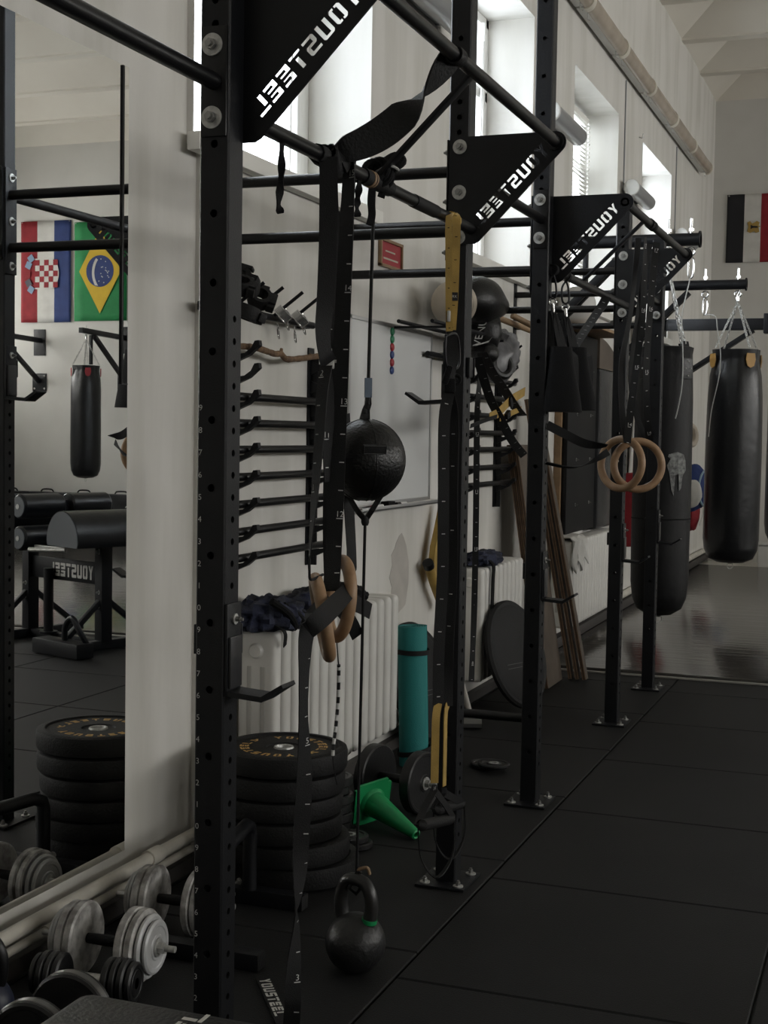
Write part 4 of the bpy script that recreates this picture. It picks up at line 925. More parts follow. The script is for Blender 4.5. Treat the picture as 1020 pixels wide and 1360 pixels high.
q = [pf+M @ V((sx_*.029, .0065, sz_*.0105)) for sx_, sz_ in ((-1, -1), (1, -1), (1, 1), (-1, 1))]; mb.tube(q, .0009, 5, True); part('stitching', mb, mat('stitch', (.08, .08, .08), .7), pt)
top = inn(489, 522); mb = MB()
mb.ribbon([bc+Z*(R*.93)+rx_*-.004, bc+Z*(R*1.25), top-Z*.03, top], tw(10), [.030, .020, .018, .014], .010); part('top_loop', mb, black_leather, t)
mb = MB(); mb.ribbon([top-Z*.012, top+Z*.02, top+Z*.04], tw(10), .019, .010); part('tape', mb, tape_blue, t, 'blue-grey tape on the top cord')
mb = MB(); mb.tube([cT, top+Z*.03], .0048, 12); part('top_cord', mb, black_rubber, t)
low = inn(485, 688)
for s in (-1, 1):
    mb = MB(); mb.ribbon(bez([bc+V((0, 0, -R*.86))+rx_*(s*-.045), bc+V((0, 0, -R*1.25))+rx_*(s*-.02), low+rx_*(s*-.004)], 10), VR, .014, .008); part('bottom_loop', mb, black_leather, t)
mb = MB(); mb.tube([low+Z*.004, low-Z*.004, low-Z*.012, low-Z*.02], [.008, .011, .011, .008], 10); part('knot', mb, strap_black, t)
lk = V((cB.x, cB.y, cB.z)); mb = MB(); mb.tube([low-Z*.015, lk+Z*.02], .0042, 10); mb.tube([lk+Z*.025+VR*.01, lk+Z*.01, lk-Z*.02+VR*.012, lk-Z*.045+VF*.02, lk-Z*.02-VR*.02, lk+Z*.02], .006, 8); part('bottom_cord', mb, strap_black, t)
mb = MB(); mb.tube(bez([lk+Z*.03, lk+V((.03, .0, .04)), lk+V((.035, .01, .02))], 10), .005, 8); part('cord_end', mb, tape_tan, t, 'frayed tan cord end')
# --- band tied around the rings and its long tail with a printed tag
t = thing('long_strap', 'long black strap tied around the rings and trailing down onto the floor tiles', 'strap', inn(405, 840))
kn = [inn(470, 776, .03), inn(463, 784, .055), inn(448, 800, .065), inn(432, 816, .07), inn(419, 828, .06), inn(411, 836, .045), inn(412, 824, .02), inn(424, 808, -.03), inn(440, 795, -.05)]
S1 = (Z-VR*.9).normalized()
part('tied_loop', strap_mb(kn, [S1, S1, S1, S1, S1, (S1+VF).normalized(), VF, S1, S1], [.03, .040, .046, .048, .046, .04, .04, .04, .04]), SM, t)
k2 = [inn(448, 800, -.03), inn(465, 800, -.05), inn(480, 805, -.06), inn(492, 812, -.07)]
part('tied_end', strap_mb(k2, V((.1, .05, 1)), .044), SM, t)
k3 = [inn(455, 812, -.02), inn(466, 826, -.03), inn(475, 845, -.03)]
part('tied_end', strap_mb(k3, V((.6, .2, .8)), .036), SM, t)
py_ = [826, 850, 890, 930, 960, 1000, 1040, 1080, 1120, 1160, 1195, 1212, 1235, 1270, 1310, 1345]; px_ = [411, 406, 404, 403, 403, 404, 404, 402, 400, 398, 395, 393, 393, 391, 389, 388]
an = [20, 35, 55, 62, 60, 45, 25, 15, 15, 40, 72, 88, 70, 45, 20, 0]
pts = [inn(a, b, .02) for a, b in zip(px_, py_)]; pts = [V((p.x, p.y, max(p.z, .004))) for p in pts]
fl = pts[-1]; pts += [fl+V((-.02, .03, -fl.z+.006)), fl+V((-.06, .08, -fl.z+.005))]
part('tail', strap_mb(pts, [tw(a) for a in an]+[VR, VR], .040, .0028, (.0705, .02, 4, 6, .8)), SM, t)
A, B = onZ(350, 1299, .008), onZ(374, 1352, .008); mb = MB(); dd = (B-A).normalized(); s = dd.cross(Z).normalized()
B2 = B+dd*.06; mb.ribbon([A, A.lerp(B2, .5), B2, V((fl.x-.05, fl.y+.07, .0065))], s, .042, .003)
for L in word('YOUSTEEL', 1.05): mb.add([A+dd*(.012+x*.030)+s*((.5-y)*.030)+Z*.0018 for x, y in L], [list(range(len(L)))], 1)
part('printed_end', mb, [strap_black, white_print], t, 'strap end with printed pale letters', 0)
# --- beaded jump rope
pts = bez([inn(446, 836, -.04), inn(449, 875, -.03), inn(450, 890, -.03), inn(449, 930, -.03), inn(446, 965, -.03), inn(442, 1000, -.03), inn(445, 1030, -.03), inn(448, 1042, -.03)], 63); t = thing('jump_rope', 'thin jump rope with black and white beads hanging from the near rings', 'rope', pts[0])
mb = MB(); mb.tube(pts, .0018, 6); part('cord', mb, strap_black, t)
mb = MB(); i0, i1 = 14, 46
for k in range(i0, i1, 2):
    mb.cyl(pts[k], pts[k].lerp(pts[k+2], .96), .0050, 8, None, (k//2) % 2)
part('beads', mb, [number_white, bar_black], t, 'alternating black and white beads')
# --- suspension trainers
def trx_near():
    yT = inn(600, 285).y; t = thing('suspension_trainer', 'yellow and black suspension straps hanging in front of the second upright with foam handles', 'trainer', (LB, yT, LOZ), 'suspension trainers')
    y2 = 4.17; P_ = lambda px, py: V((LB+.03, onX(px, py, LB+.03).y, onX(px, py, LB+.03).z))
    mb = strap_mb([V((LB-.0, yT, LOZ+.0215)), P_(596, 292), P_(596, 340), P_(596, 400), P_(597, 440)], tw(0), .020, .0028, (.06, .04, 0, 0, 0)); part('anchor_webbing', mb, [yellow_strap, strap_black], t, 'yellow anchor webbing')
    mb = strap_mb([V((LB-.0, yT+.015, LOZ+.0215)), P_(606, 292), P_(605, 340), P_(603, 395), P_(600, 438)], tw(0), .026, .0028, (.07, .06, 0, 0, 0)); part('anchor_webbing', mb, [yellow_strap, strap_black], t, 'yellow anchor webbing')
    mb = MB(); mb.ribbon([V((LB+.0215*math.cos(a), yT+.007, LOZ+.0215*math.sin(a))) for a in [math.radians(-30+24*k) for k in range(11)]], Y, .05, .003); part('bar_loop', mb, yellow_strap, t, 'yellow loop over the bar')
    mb = MB(); c = P_(602, 394); M = Matrix((VR, VF, Z)).transposed(); mb.box(c-VF*.004, (.028, .003, .026), M, 0, .001); lb = part('tag', mb, flag_black, t, 'black tag with small white letters')
    mb = MB(); font_mb(mb, 'TRX', c-VF*.0058, VR, Z, .011, (0, 0, 0)); part('tag_letters', mb, number_white, lb, None, 0)
    for dx in (-4, 4):
        mb = MB(); c = P_(600+dx, 420); mb.box(c, (.010, .012, .034), M, 0, .003); part('buckle', mb, alu, t, 'metal cam buckle')
    mb = MB(); mb.tube(bez([P_(592, 446), P_(591, 466), P_(594, 488), P_(608, 488), P_(610, 468), P_(606, 444), P_(592, 446)], 30), .0042, 8); part('carabiner', mb, rack_black, t)
    part('main_webbing', strap_mb([P_(601, 446), P_(601, 470), P_(599, 495), P_(597, 515)], [tw(a) for a in (0, 0, 25, 30)], [.030, .034, .030, .024]), SM, t)
    mb = MB(); c = P_(597, 512); mb.box(c, (.036, .030, .045), M, 0, .008); mb.box(P_(594, 498), (.02, .02, .06), M @ rotm(0, .3, 0), 0, .006); eq = part('equalizer_loop', mb, black_fabric, t); mb = MB(); mb.torus(P_(606, 504), VF, .013, .006, 18, 8); part('pulley_ring', mb, black_fabric, eq)
    for k, (x0, x1, ang) in enumerate(((590, 582, 12), (602, 594, -20))):
        mb = strap_mb([P_(596, 522), P_(x0, 560), P_(x0-1, 650), P_(x0-2, 760), P_(x1+1, 860), P_(x1, 938)], [tw(a) for a in (0, ang, ang*1.5, ang*.6, ang, 20)], .036, .0028, (.10, .04, 0, 0, 0)); part('main_webbing', mb, SM, t)
    for k, (xa, ya, xb, yb, w, ang) in enumerate(((579, 946, 577, 1040, .024, 5), (592, 940, 590, 1044, .024, 62))):
        mb = strap_mb([P_(xa+3, 934), P_(xa, ya+8), P_((xa+xb)/2, (ya+yb)/2), P_(xb, yb)], tw(ang), w); part('lower_webbing', mb, [yellow_strap, strap_black], t, 'yellow lower webbing')
        c = P_(xb, yb+4); hx = 0 if k == 0 else 22; hy = 0 if k == 0 else -14; dep = VF*(.0 if k == 0 else .06)
        mb = MB(); mb.box(c+Z*-.008, (.016, .008, .024), M, 0, .002); tg = part('tag', mb, flag_black, t, 'small black tag')
        if k == 0: mb = MB(); font_mb(mb, 'TRX', c+Z*-.008-VF*.0045, Z*-1, VR, .009, (0, 0, 0)); part('tag_letters', mb, number_white, tg, None, 0)
        hl, hr_ = P_(555+hx, 1096+hy)+dep, P_(603+hx*.7, 1088+hy)+dep
        for e, sgn in ((hl, -1), (hr_, 1)):
            mb = MB(); mb.ribbon(bez([c-Z*.012, c.lerp(e, .5)+VR*(sgn*.006)-Z*.01, e], 10), (VF+VR*.45*sgn+Z*.3), .024, .003); part('handle_webbing', mb, strap_black, t)
        mb = MB(); mb.tube([hl+VR*.004, hl+VR*.012, hr_-VR*.012, hr_-VR*.004], [.012, .0175, .0175, .012], 14); part('foam_handle', mb, black_rubber, t)
        lowp = hl.lerp(hr_, .45)-Z*.165; mb = MB(); mb.ribbon(bez([hl, hl.lerp(lowp, .5)-VR*.018-Z*.012, lowp-VR*.012+Z*.006, lowp+VR*.02, hr_.lerp(lowp, .5)+VR*.028-Z*.018, hr_], 26), VF, .022, .003); part('foot_loop', mb, strap_black, t)
trx_near()
# second bay: padded arm slings on carabiners
for k, (px, lb) in enumerate(((735, 'black padded arm sling hanging on a carabiner right beside the third upright'), (752, 'black padded arm sling hanging on the second carabiner along the inner bar'))):
    p0 = onX(px, 352+k*10, LB); P_ = lambda a, b: V((LB, p0.y, 0))+VR*((a-px)*.0032)+Z*(LOZ-(b-(352+k*10))*.00325)
    t = thing('arm_sling', lb, 'sling', (LB, p0.y, LOZ), 'arm slings on the inner bar')
    mb = MB(); mb.ribbon([V((LB+.021*math.cos(a), p0.y, LOZ+.021*math.sin(a))) for a in [2*PI*j/16 for j in range(17)]], Y, .03, .003); part('bar_loop', mb, strap_black, t)
    z1 = LOZ-.05; mb = MB(); mb.tube(bez([V((LB, p0.y, LOZ-.018)), V((LB, p0.y, z1))+VR*-.016, V((LB, p0.y, z1-.05))+VR*-.014, V((LB, p0.y, z1-.065)), V((LB, p0.y, z1-.05))+VR*.014, V((LB, p0.y, z1))+VR*.010, V((LB, p0.y, LOZ-.018))], 30), .0045, 8); part('carabiner', mb, rack_black, t)
    mb = MB(); mb.torus(V((LB, p0.y, z1-.078)), VF, .014, .0038, 16, 8); mb.tube([V((LB, p0.y, z1-.085)), V((LB+.006, p0.y, z1-.12))], [.008, .006], 10); part('swivel', mb, chrome, t, 'bright steel swivel')
    tp = V((LB, p0.y, z1-.115)); bz = 1.600+.012*k; sh = .048+.010*k
    for s, w0 in ((-1, 1.), (0, 1.1), (1, 1.)):
        pts = [tp, tp+VR*(s*.014+.006)-Z*.06, tp+VR*(s*.030+.022)-Z*.18, V((LB, p0.y, bz+.22))+VR*(s*.036+sh*.9), V((LB, p0.y, bz+.05))+VR*(s*.040+sh)]
        part('sling_webbing', strap_mb(pts, [VR+VF*s*.35]*5, [.022*w0, .034*w0, .046*w0, .060*w0, .055*w0], .010), SM, t)
    c0 = V((LB, p0.y, bz+.065))+VR*sh; mb = MB(); prof = []
    for e in range(9):
        f = e/8; zz = bz+.26*f; half = (.078-.034*f)*(1+.03*math.sin(7*f)); lean = VR*(-.012*f)
        for a_ in range(20):
            an_ = 2*PI*a_/20; prof.append(c0+lean+VR*(half*math.copysign(abs(math.cos(an_))**.6, math.cos(an_)))+VF*((.075-.035*f)*math.copysign(abs(math.sin(an_))**.6, math.sin(an_)))+Z*(zz-c0.z))
    fs = [[e*20+a_, e*20+(a_+1) % 20, (e+1)*20+(a_+1) % 20, (e+1)*20+a_] for e in range(8) for a_ in range(20)]+[list(range(20))[::-1], list(range(160, 180))]
    mb.add(prof, fs); part('pad', mb, black_fabric, t)
# second pair of rings on the outer bar
oy = out_(864, 330).y; OB = PX_+TIPX
rc1, rc2 = onX(848, 618, OB), onX(824, 615, OB-.04); rc1.y = oy; 
rc1 = V((OB, 5.98, 0)); rc1 = onX(847, 618, OB); rc2 = onX(825, 616, OB-.06)
n1 = (EYEP-rc1); n1.z = 0; n1 = (n1.normalized()+V((.22, .0, .05))).normalized(); n2 = (n1+V((-.80, 0, 0))).normalized()
ring_thing(rc1, n1, 'wooden gymnastic ring in front of its twin, before the farther uprights', 'wooden rings in the second bay', .103, .0165)
ring_thing(rc2, n2, 'wooden gymnastic ring partly behind its twin, before the farther uprights', 'wooden rings in the second bay', .105, .0165)
def P2(px, py, dx=0): return onX(px, py, OB+dx)
for k, (xs, lb) in enumerate((([(872, 322), (868, 360), (862, 430), (858, 500), (860, 560), (863, 590)], 'black numbered strap holding the front ring of the far pair'), ([(857, 314), (856, 360), (853, 420), (846, 480), (838, 540), (833, 588)], 'black strap holding the rear ring of the far pair'))):
    t = thing('ring_strap', lb, 'strap', P2(*xs[0]), 'straps of the far wooden rings'); pts = [P2(a, b, .02 if k == 0 else -.02) for a, b in xs]
    part('front_webbing', strap_mb(pts, [tw(a) for a in ((0, 10, 20, 20, 10, 0) if k == 0 else (60, 40, 10, -10, -10, 0))], .031, .0028, (.0705, .05, 4, 17, .2)), SM, t)
    pts2 = [p+VF*.05-VR*(.02+.012*j if j < 4 else .03) for j, p in enumerate(pts)]; pts2[-1] = pts[-1]
    part('rear_webbing', strap_mb(pts2, [tw(a) for a in (10, 30, 40, 30, 20, 0)], .028), SM, t)
    y0 = pts[0].y; mb = MB(); mb.ribbon([V((OB+.021*math.cos(a), y0, TIPZ+.021*math.sin(a))) for a in [2*PI*j/16 for j in range(17)]], Y, .042, .003); part('bar_loop', mb, strap_black, t)
mb = strap_mb([inn(806, 394, .022), inn(800, 405, .01), inn(790, 420, 0), inn(775, 442, 0), inn(763, 460, 0), inn(752, 478, 0)], [tw(a) for a in (0, 0, 0, 0, 10, 20)], .042, .0028, (.06, .04, 0, 0, 0)); solo('tick_strap', mb, SM, 'black strap with white ticks slanting down from the inner bar behind the slings', 'strap', inn(806, 394))
# slack band between the third upright and the far rings
pA, pB = V((PX_+HP+.004, 5.50, onX(722, 564, PX_+HP).z)), P2(806, 592, -.06)
t = thing('slack_band', 'slack black band looping from the third upright across to the far rings', 'band', pA)
pts = [pA, pA.lerp(pB, .3)-Z*.012, pA.lerp(pB, .6)-Z*.022, pA.lerp(pB, .85)-Z*.012, pB]; part('upper_strand', strap_mb(pts, [Z, Z, V((.3, -.2, .9)), V((.7, -.3, .5)), V((.9, -.3, .2))], .036), SM, t)
pC, pD = V((PX_+HP+.004, 5.50, onX(722, 615, PX_+HP).z)), P2(808, 600, -.06)
pts = [pC, pC.lerp(pD, .3)-Z*.03, pC.lerp(pD, .55)-Z*.04, pC.lerp(pD, .8)-Z*.022, pD]; part('lower_strand', strap_mb(pts, [V((.9, -.3, .1)), V((.9, -.3, .15)), V((.9, -.3, .2)), V((.5, -.2, .7)), Z], .030), SM, t)

# ================================================================ LEFT WALL, SECOND BAY
HZ2 = [onX(672, yy, WX+.09).z for yy in (490, 508, 531, 554, 576, 597, 620, 641)]
bar_rack(7.2, 7.95, HZ2, 'black wall rack of hooks holding short bars between the second and third uprights', onX(661, 672, WX).z, onX(661, 470, WX).z)
bars(HZ2[1:], 7.05, 8.10, 'on the rack between second and third uprights', 'steel bars on the second wall rack')
t = thing('peg_rail', 'thin black wall rail with angled pegs holding gloves between second and third uprights', 'rail', (WX, 7.2, 1.9)); mb = MB(); mb.cyl((WX+.045, 6.55, 1.90), (WX+.045, 7.85, 1.90), .0135, 14)
for y in (6.65, 7.75): mb.boxab((WX+.0005, y-.015, 1.885), (WX+.045, y+.015, 1.915), 0, .002)
part('rail', mb, rack_black, t)
for y in (6.75, 7.05, 7.45, 7.62, 7.78):
    mb = MB(); mb.cyl((WX+.045, y, 1.90), (WX+.19, y+.03, 2.02), .0065, 12); part('peg', mb, rack_black, t)
# focus mitts and glove
t = thing('boxing_glove', 'black boxing glove with white lettering hanging right of the second upright', 'glove', (-2.06, 6.76, 1.98))
gc = onX(641, 440, -2.03); mb = MB(); blob(mb, gc, (.10, .085, .125), 5, .10, 3, 30, 20, None, 0, False); part('fist', mb, black_leather, t)
mb = MB(); blob(mb, gc+V((.02, -.03, -.115)), (.075, .07, .06), 8, .06, 3, 24, 14, None, 0, False); part('cuff', mb, black_leather, t)
mb = MB(); fd = (EYEP-gc).normalized(); gu = (VR*.25+Z*.97).normalized(); gr = fd.cross(gu); font_mb(mb, 'VENUM', gc+fd*.112-VR*.005+Z*.015, gu, -VR, .055, (0, 0, 0)); mb.add([gc+fd*.108+VR*a+Z*b for a, b in ((-.04, -.075), (.03, -.055), (.055, -.02), (.035, -.045), (-.03, -.068))], [[0, 1, 2, 3, 4]]); part('lettering', mb, number_white, t, 'white lettering', 0)
t = thing('focus_mitt', 'shiny grey focus mitt hanging under the black glove on the wall pegs', 'mitt', (-2.08, 7.15, 1.87))
gc = onX(663, 474, -2.05); mb = MB(); blob(mb, gc, (.10, .20, .13), 15, .16, 3, 32, 20, rotm(.5, 0, 0), 0, False); part('mitt', mb, grey_pad, t)
mb = MB(); mb.torus(gc+V((.05, -.13, -.05)), V((.8, -.5, .2)), .06, .022, 26, 10); part('cuff', mb, black_leather, t)
t = thing('medicine_ball', 'cream leather ball on the wall shelf behind the yellow straps', 'ball', onX(602, 404, -2.05)); gc = onX(603, 403, -2.06); mb = MB(); mb.sphere(gc, .112, 30, 20); part('ball', mb, cream_leather, t)
mb = MB(); mb.torus(gc, V((.3, 1, .1)), .1122, .0015, 40, 6); part('seam', mb, cream_leather, t)
t = thing('speed_bag', 'black pear-shaped speed bag lying on the wall shelf right of the second upright', 'punch bag', onX(640, 402, -2.04))
p = onX(668, 408, -2.04); q = onX(628, 398, -2.04); ax = (p-q).normalized(); L = (p-q).length; mb = MB()
mb.lathe([(0, -.12), (.06, -.10), (.105, -.04), (.125, .05), (.122, .16), (.098, .28), (.055, L-.07), (.022, L-.03), (.016, L), (0, L+.004)], q, ax, 36); part('bag', mb, black_leather, t)
zs = min(gc.z-.112, q.z-.125)-.001
t = thing('ball_shelf', 'pair of thin black rails on the wall carrying the balls behind the second upright', 'shelf', (WX, 6.6, zs))
for xx in (WX+.10, WX+.26):
    mb = MB(); mb.cyl((xx, 5.97, zs-.012), (xx, 7.15, zs-.012), .009, 12); part('rail', mb, rack_black, t)
for yy in (6.14, 7.1):
    mb = MB(); mb.boxab((WX+.0005, yy-.01, zs-.032), (WX+.28, yy+.01, zs-.021), 0, .002); part('bracket', mb, rack_black, t)
for k, (a, b, lb) in enumerate((((650, 418), (700, 437), 'left of two wooden dowels slanting under the wall bars between second and third uprights'), ((680, 419), (704, 431), 'right of two wooden dowels slanting under the wall bars between second and third uprights'))):
    p, q = onX(a[0], a[1], -2.10+.06*k), onX(b[0], b[1], -2.02+.06*k); mb = MB(); e = (q-p); mb.tube([p, q+e*.25], .017, 14); solo('wooden_dowel', mb, wood_dowel, lb[:lb.index(' between')], 'dowel', p, 'wooden dowels under the wall bars')
# straps hanging over the second rack
def W2(px, py, X_=-1.80): return onX(px, py, X_)
t = thing('suspension_trainer', 'black straps with ticks and a yellow grip slung beside the third upright', 'trainer', W2(640, 472), 'suspension trainers')
part('main_webbing', strap_mb([W2(640, 468), W2(652, 492), W2(668, 515), W2(684, 540), W2(694, 552)], tw(0), .048, .0028, (.09, .05, 0, 0, .6)), SM, t)
part('main_webbing', strap_mb([W2(634, 474), W2(643, 505), W2(652, 532), W2(664, 555), W2(680, 585), W2(696, 605)], [tw(a) for a in (0, 0, 0, 20, 45, 50)], .042, .0028, (.09, .05, 0, 0, .6)), SM, t)
part('grip_webbing', strap_mb([W2(650, 553), W2(662, 548), W2(678, 532), W2(697, 520)], V((.1, .3, .9)), [.034, .05, .05, .044]), [yellow_strap, strap_black], t, 'yellow grip webbing')
part('short_webbing', strap_mb([W2(664, 556), W2(676, 550), W2(692, 543)], V((.1, .3, .9)), .028), [yellow_strap, strap_black], t, 'short yellow webbing')
mb = MB(); c = W2(674, 551, -1.79); mb.box(c, (.02, .06, .03), rotm(.4, 0, 0), 0, .005); mb.box(W2(679, 534, -1.79), (.008, .035, .06), rotm(.6, 0, 0), 0, .003); part('buckle', mb, strap_black, t)
part('side_webbing', strap_mb([W2(660, 553), W2(645, 558), W2(625, 566)], V((.2, .1, .9)), .02), SM, t)
t = thing('hanging_strap', 'long black strap with white ticks hanging straight down beside the second upright', 'strap', W2(652, 500, -1.95))
part('webbing', strap_mb([W2(640, 478, -1.95), W2(634, 540, -1.95), W2(633, 600, -1.95), W2(632, 700, -1.95), W2(630, 800, -1.95), W2(628, 860, -1.95), W2(626, 905, -1.95)], [tw(a) for a in (60, 30, 0, 0, 0, 30, 20)], .030, .0028, (.0705, .1, 4, 13, .2)), SM, t)
# cloths on the second radiator
t = thing('dark_cloth', 'dark navy cloth bunched on the second radiator', 'cloth', (-2.15, 7.42, .785)); mb = MB(); blob(mb, (-2.16, 7.42, .815), (.085, .22, .05), 21, .4, 5, 34, 18); part('bunched_cloth', mb, navy_cloth, t)
mb = MB(); mb.ribbon(bez([V((-2.12, 7.30, .83)), V((-2.07, 7.30, .80)), V((-2.066, 7.29, .70)), V((-2.064, 7.27, .45))], 16), Y, .05, .006); part('hanging_edge', mb, black_fabric, t)
# sledgehammer
t = thing('sledgehammer', 'sledgehammer with a pale head on the floor behind the low bar', 'hammer', (-2.0, 6.8, 0))
hp = onZ(627, 960, .031); mb = MB(); mb.cyl(hp-VR*.048, hp+VR*.048, .030, 8); part('head', mb, mat('worn_steel', (.16, .16, .155), .4, .6), t, 'pale metal head'); mb = MB(); mb.tube([hp, V((WX+.012+.05, hp.y+.1, .52))], .016, 12); part('handle', mb, mat('worn_handle', (.30, .28, .25), .5), t)
mb = MB(); yb0 = onX(570, 760, WX+.05); P_ = lambda a, b: onX(a, b, WX+.06)
t = thing('yellow_bag', 'yellow foam stick bag hanging on the wall left of the second upright', 'bag', P_(580, 690)); mb = MB(); mb.ribbon(bez([P_(588, 660), P_(585, 690), P_(580, 725), P_(577, 748), P_(583, 765)], 18), V((0, 1, .15)), [.01+.012*min(i, 9) if i < 10 else .10 for i in range(19)] , .03)
part('bag', mb, yellow_strap, t)
mb = MB(); mb.tube([P_(569, 750), P_(577, 775), P_(588, 805)], .025, 14); st = part('foam_stick', mb, yellow_strap, t); mb = MB(); mb.cyl(P_(568, 747), P_(570, 753), .028, 14); part('end_cap', mb, bar_black, st)
# leaning boards
def plank(bx, tx, y0, y1, h, th, label, grp):
    p, q = V((bx, 0, 0.0)), V((tx, 0, h)); d = (q-p).normalized(); nrm = V((d.z, 0, -d.x)); mb = MB(); L = (q-p).length; z0 = 0.002+th*abs(nrm.z)
    M = Matrix((nrm, Y, d)).transposed(); c = V((bx, (y0+y1)/2, z0))+d*(L/2)+nrm*(th/2); mb.box(c, (th, y1-y0, L), M, 0, .001)
    for k, mi in ((.5, 1), (1.5, 2), (2.5, 1)): mb.box(V((c.x, y0-.0004, c.z))+nrm*(th*(k/3-.5)), (th*.30, .0012, L-.004), M, mi, 0)
    return solo('plywood_board', mb, [ply_face, ply_edge, mat('ply_dark_line', (.05, .03, .018), .7)], label, 'board', (bx, y0, 0), grp)
PL = ['rear board of the left plywood pack leaning behind the third upright', 'middle board of the left plywood pack leaning behind the third upright', 'front board of the left plywood pack leaning behind the third upright']
for k in range(3): plank(-1.990+.026*k, -2.212+.026*k, 8.04-.01*k, 8.38, 1.44, .020, PL[k], 'leaning plywood boards')
PL = ['rear board of the right plywood pack, nearest the wall, its edge facing the room', 'middle board of the right plywood pack, its long edge facing the room', 'front board of the right plywood pack, standing farthest from the wall']
for k in range(3): plank(-1.885+.044*k, -2.205+.030*k, 8.40, 8.47, 1.72, .022, PL[k], 'leaning plywood boards')
# padded wall panels, ball, towel
bcx = onX(766, 406, WX+.135); PT = bcx.z-.133
t = thing('padded_panel', 'tall flat black padded panel with a wooden side edge on the wall', 'panel', (WX, 9.98, .83))
mb = MB(); mb.boxab((WX+.0005, 9.44, .84), (WX+.050, 10.39, PT-.001), 0, .004); mb.boxab((WX+.0005, 9.36, PT-.025), (WX+.30, 10.39, PT-.001), 0, .006); part('backing_board', mb, wood_dowel, t, 'pale wooden backing board'); mb = MB(); mb.boxab((WX+.050, 9.47, .82), (WX+.090, 10.40, PT-.03), 0, .012); pd2 = part('pad', mb, mat('panel_black', (.0065, .0065, .007), .6, spec=.3), t)
for k in range(4):
    for j in range(2): part('screw', bolt_mb((WX+.090, 9.75+.45*j, 1.02+.32*k), X, .012), [zinc, nut_steel], pd2)
t = thing('padded_panel', 'shiny dark vinyl panel with a curved wooden top beside the flat black panel', 'panel', (WX, 10.8, .8)); mb = MB(); mb.boxab((WX+.0005, 10.42, .80), (WX+.11, 11.25, 2.02), 0, .03); part('pad', mb, mat('grey_vinyl', (.030, .031, .033), .26, bump=.3, bscale=9), t)
mb = MB(); poly = [(0, 0)]+[(.83*k/14, .06+.17*math.sin(PI*(.5+.5*k/14))) for k in range(15)]+[(.83, 0)]; mb.prism(poly, (WX+.002, 10.42, 2.02), Y, Z, X*.10); part('curved_top', mb, ply_face, t, 'curved plywood top')
t = thing('exercise_ball', 'large off-white ball resting on top of the flat padded panel', 'ball', (-2.1, 9.8, 2.3)); bc2 = onX(766, 405, -2.1); rr = .132; mb = MB(); bz = PT+rr; mb.sphere((WX+rr+.003, bcx.y, bz), rr, 34, 22); part('ball', mb, ball_white, t)
mb = MB(); mb.torus((WX+rr+.003, bcx.y, bz), V((.6, .2, .77)), rr+.0004, .0016, 44, 6); part('seam', mb, ball_white, t)
t = thing('towel', 'white towel hanging over the near end of the third radiator', 'towel', (-2.1, 9.4, .79)); mb = MB(); zt = .80
N, Mx = 16, 14
for i in range(N+1):
    for j in range(Mx+1):
        y = 9.27+.40*i/N; s = j/Mx; wv = .012*math.sin(i*1.7+j*.4)
        if s < .4: p = V((WX+.04+.35*s, y, zt+.012+wv*.4))
        else: p = V((WX+.192+wv, y+.05*(s-.4)*math.sin(i*.9), zt-.30*(s-.4)*(1+.3*math.sin(i*.8))))
        mb.v.append(p)
for i in range(N):
    for j in range(Mx): a = i*(Mx+1)+j; mb.f.append([a, a+1, a+Mx+2, a+Mx+1]); mb.m.append(0)
o = part('towel_cloth', mb, white_cloth, t); md = o.modifiers.new('thickness', 'SOLIDIFY'); md.thickness = .006
# ================================================================ WALL LAMPS AND TUBE LIGHTS
for k, (yc, lb) in enumerate(((6.42, 'grey tubular wall lamp between the first two windows'), (9.16, 'grey tubular wall lamp left of the third window behind the tall uprights'), (11.98, 'grey tubular wall lamp with a white end cap between the last two windows'), (14.75, 'grey tubular wall lamp with a white end cap beyond the last window'))):
    z = 3.56; xx = WX+.095; t = thing('wall_lamp', lb, 'lamp', (WX, yc, z), 'tubular wall lamps'); L = .40
    mb = MB(); mb.tube([(xx, yc-L, z), (xx, yc+L-.01, z), (xx, yc+L, z)], [.062, .062, .055], 28); part('tube', mb, gray_plastic, t)
    mb = MB(); mb.lathe([(0, .03), (.045, .03), (.062, .022), (.066, .01), (.066, 0), (.0, 0)], (xx, yc-L-.0005, z), -Y, 28); part('end_cap', mb, lamp_white, t, 'white end cap')
    mb = MB()
    for dy in (-.3, .3): mb.boxab((WX+.0005, yc+dy-.015, z-.02), (xx-.045, yc+dy+.015, z+.02), 0, .003)
    mb.boxab((WX+.0005, yc-.33, z-.015), (WX+.02, yc+.33, z+.015), 0, .003); part('bracket', mb, gray_plastic, t)
    mb = MB(); mb.cyl((WX+.006, yc-L+.1, z+.02), (WX+.006, yc-L+.1, 4.46), .006, 8); part('cable', mb, gray_plastic, t, 'thin grey cable up the wall')
ED = [8.43, 9.70, 10.97, 12.24, 13.51, 14.78, 16.05]
nmz = ['nearest', 'second nearest', 'third from the far end', 'second from the far end', 'last but one', 'last']
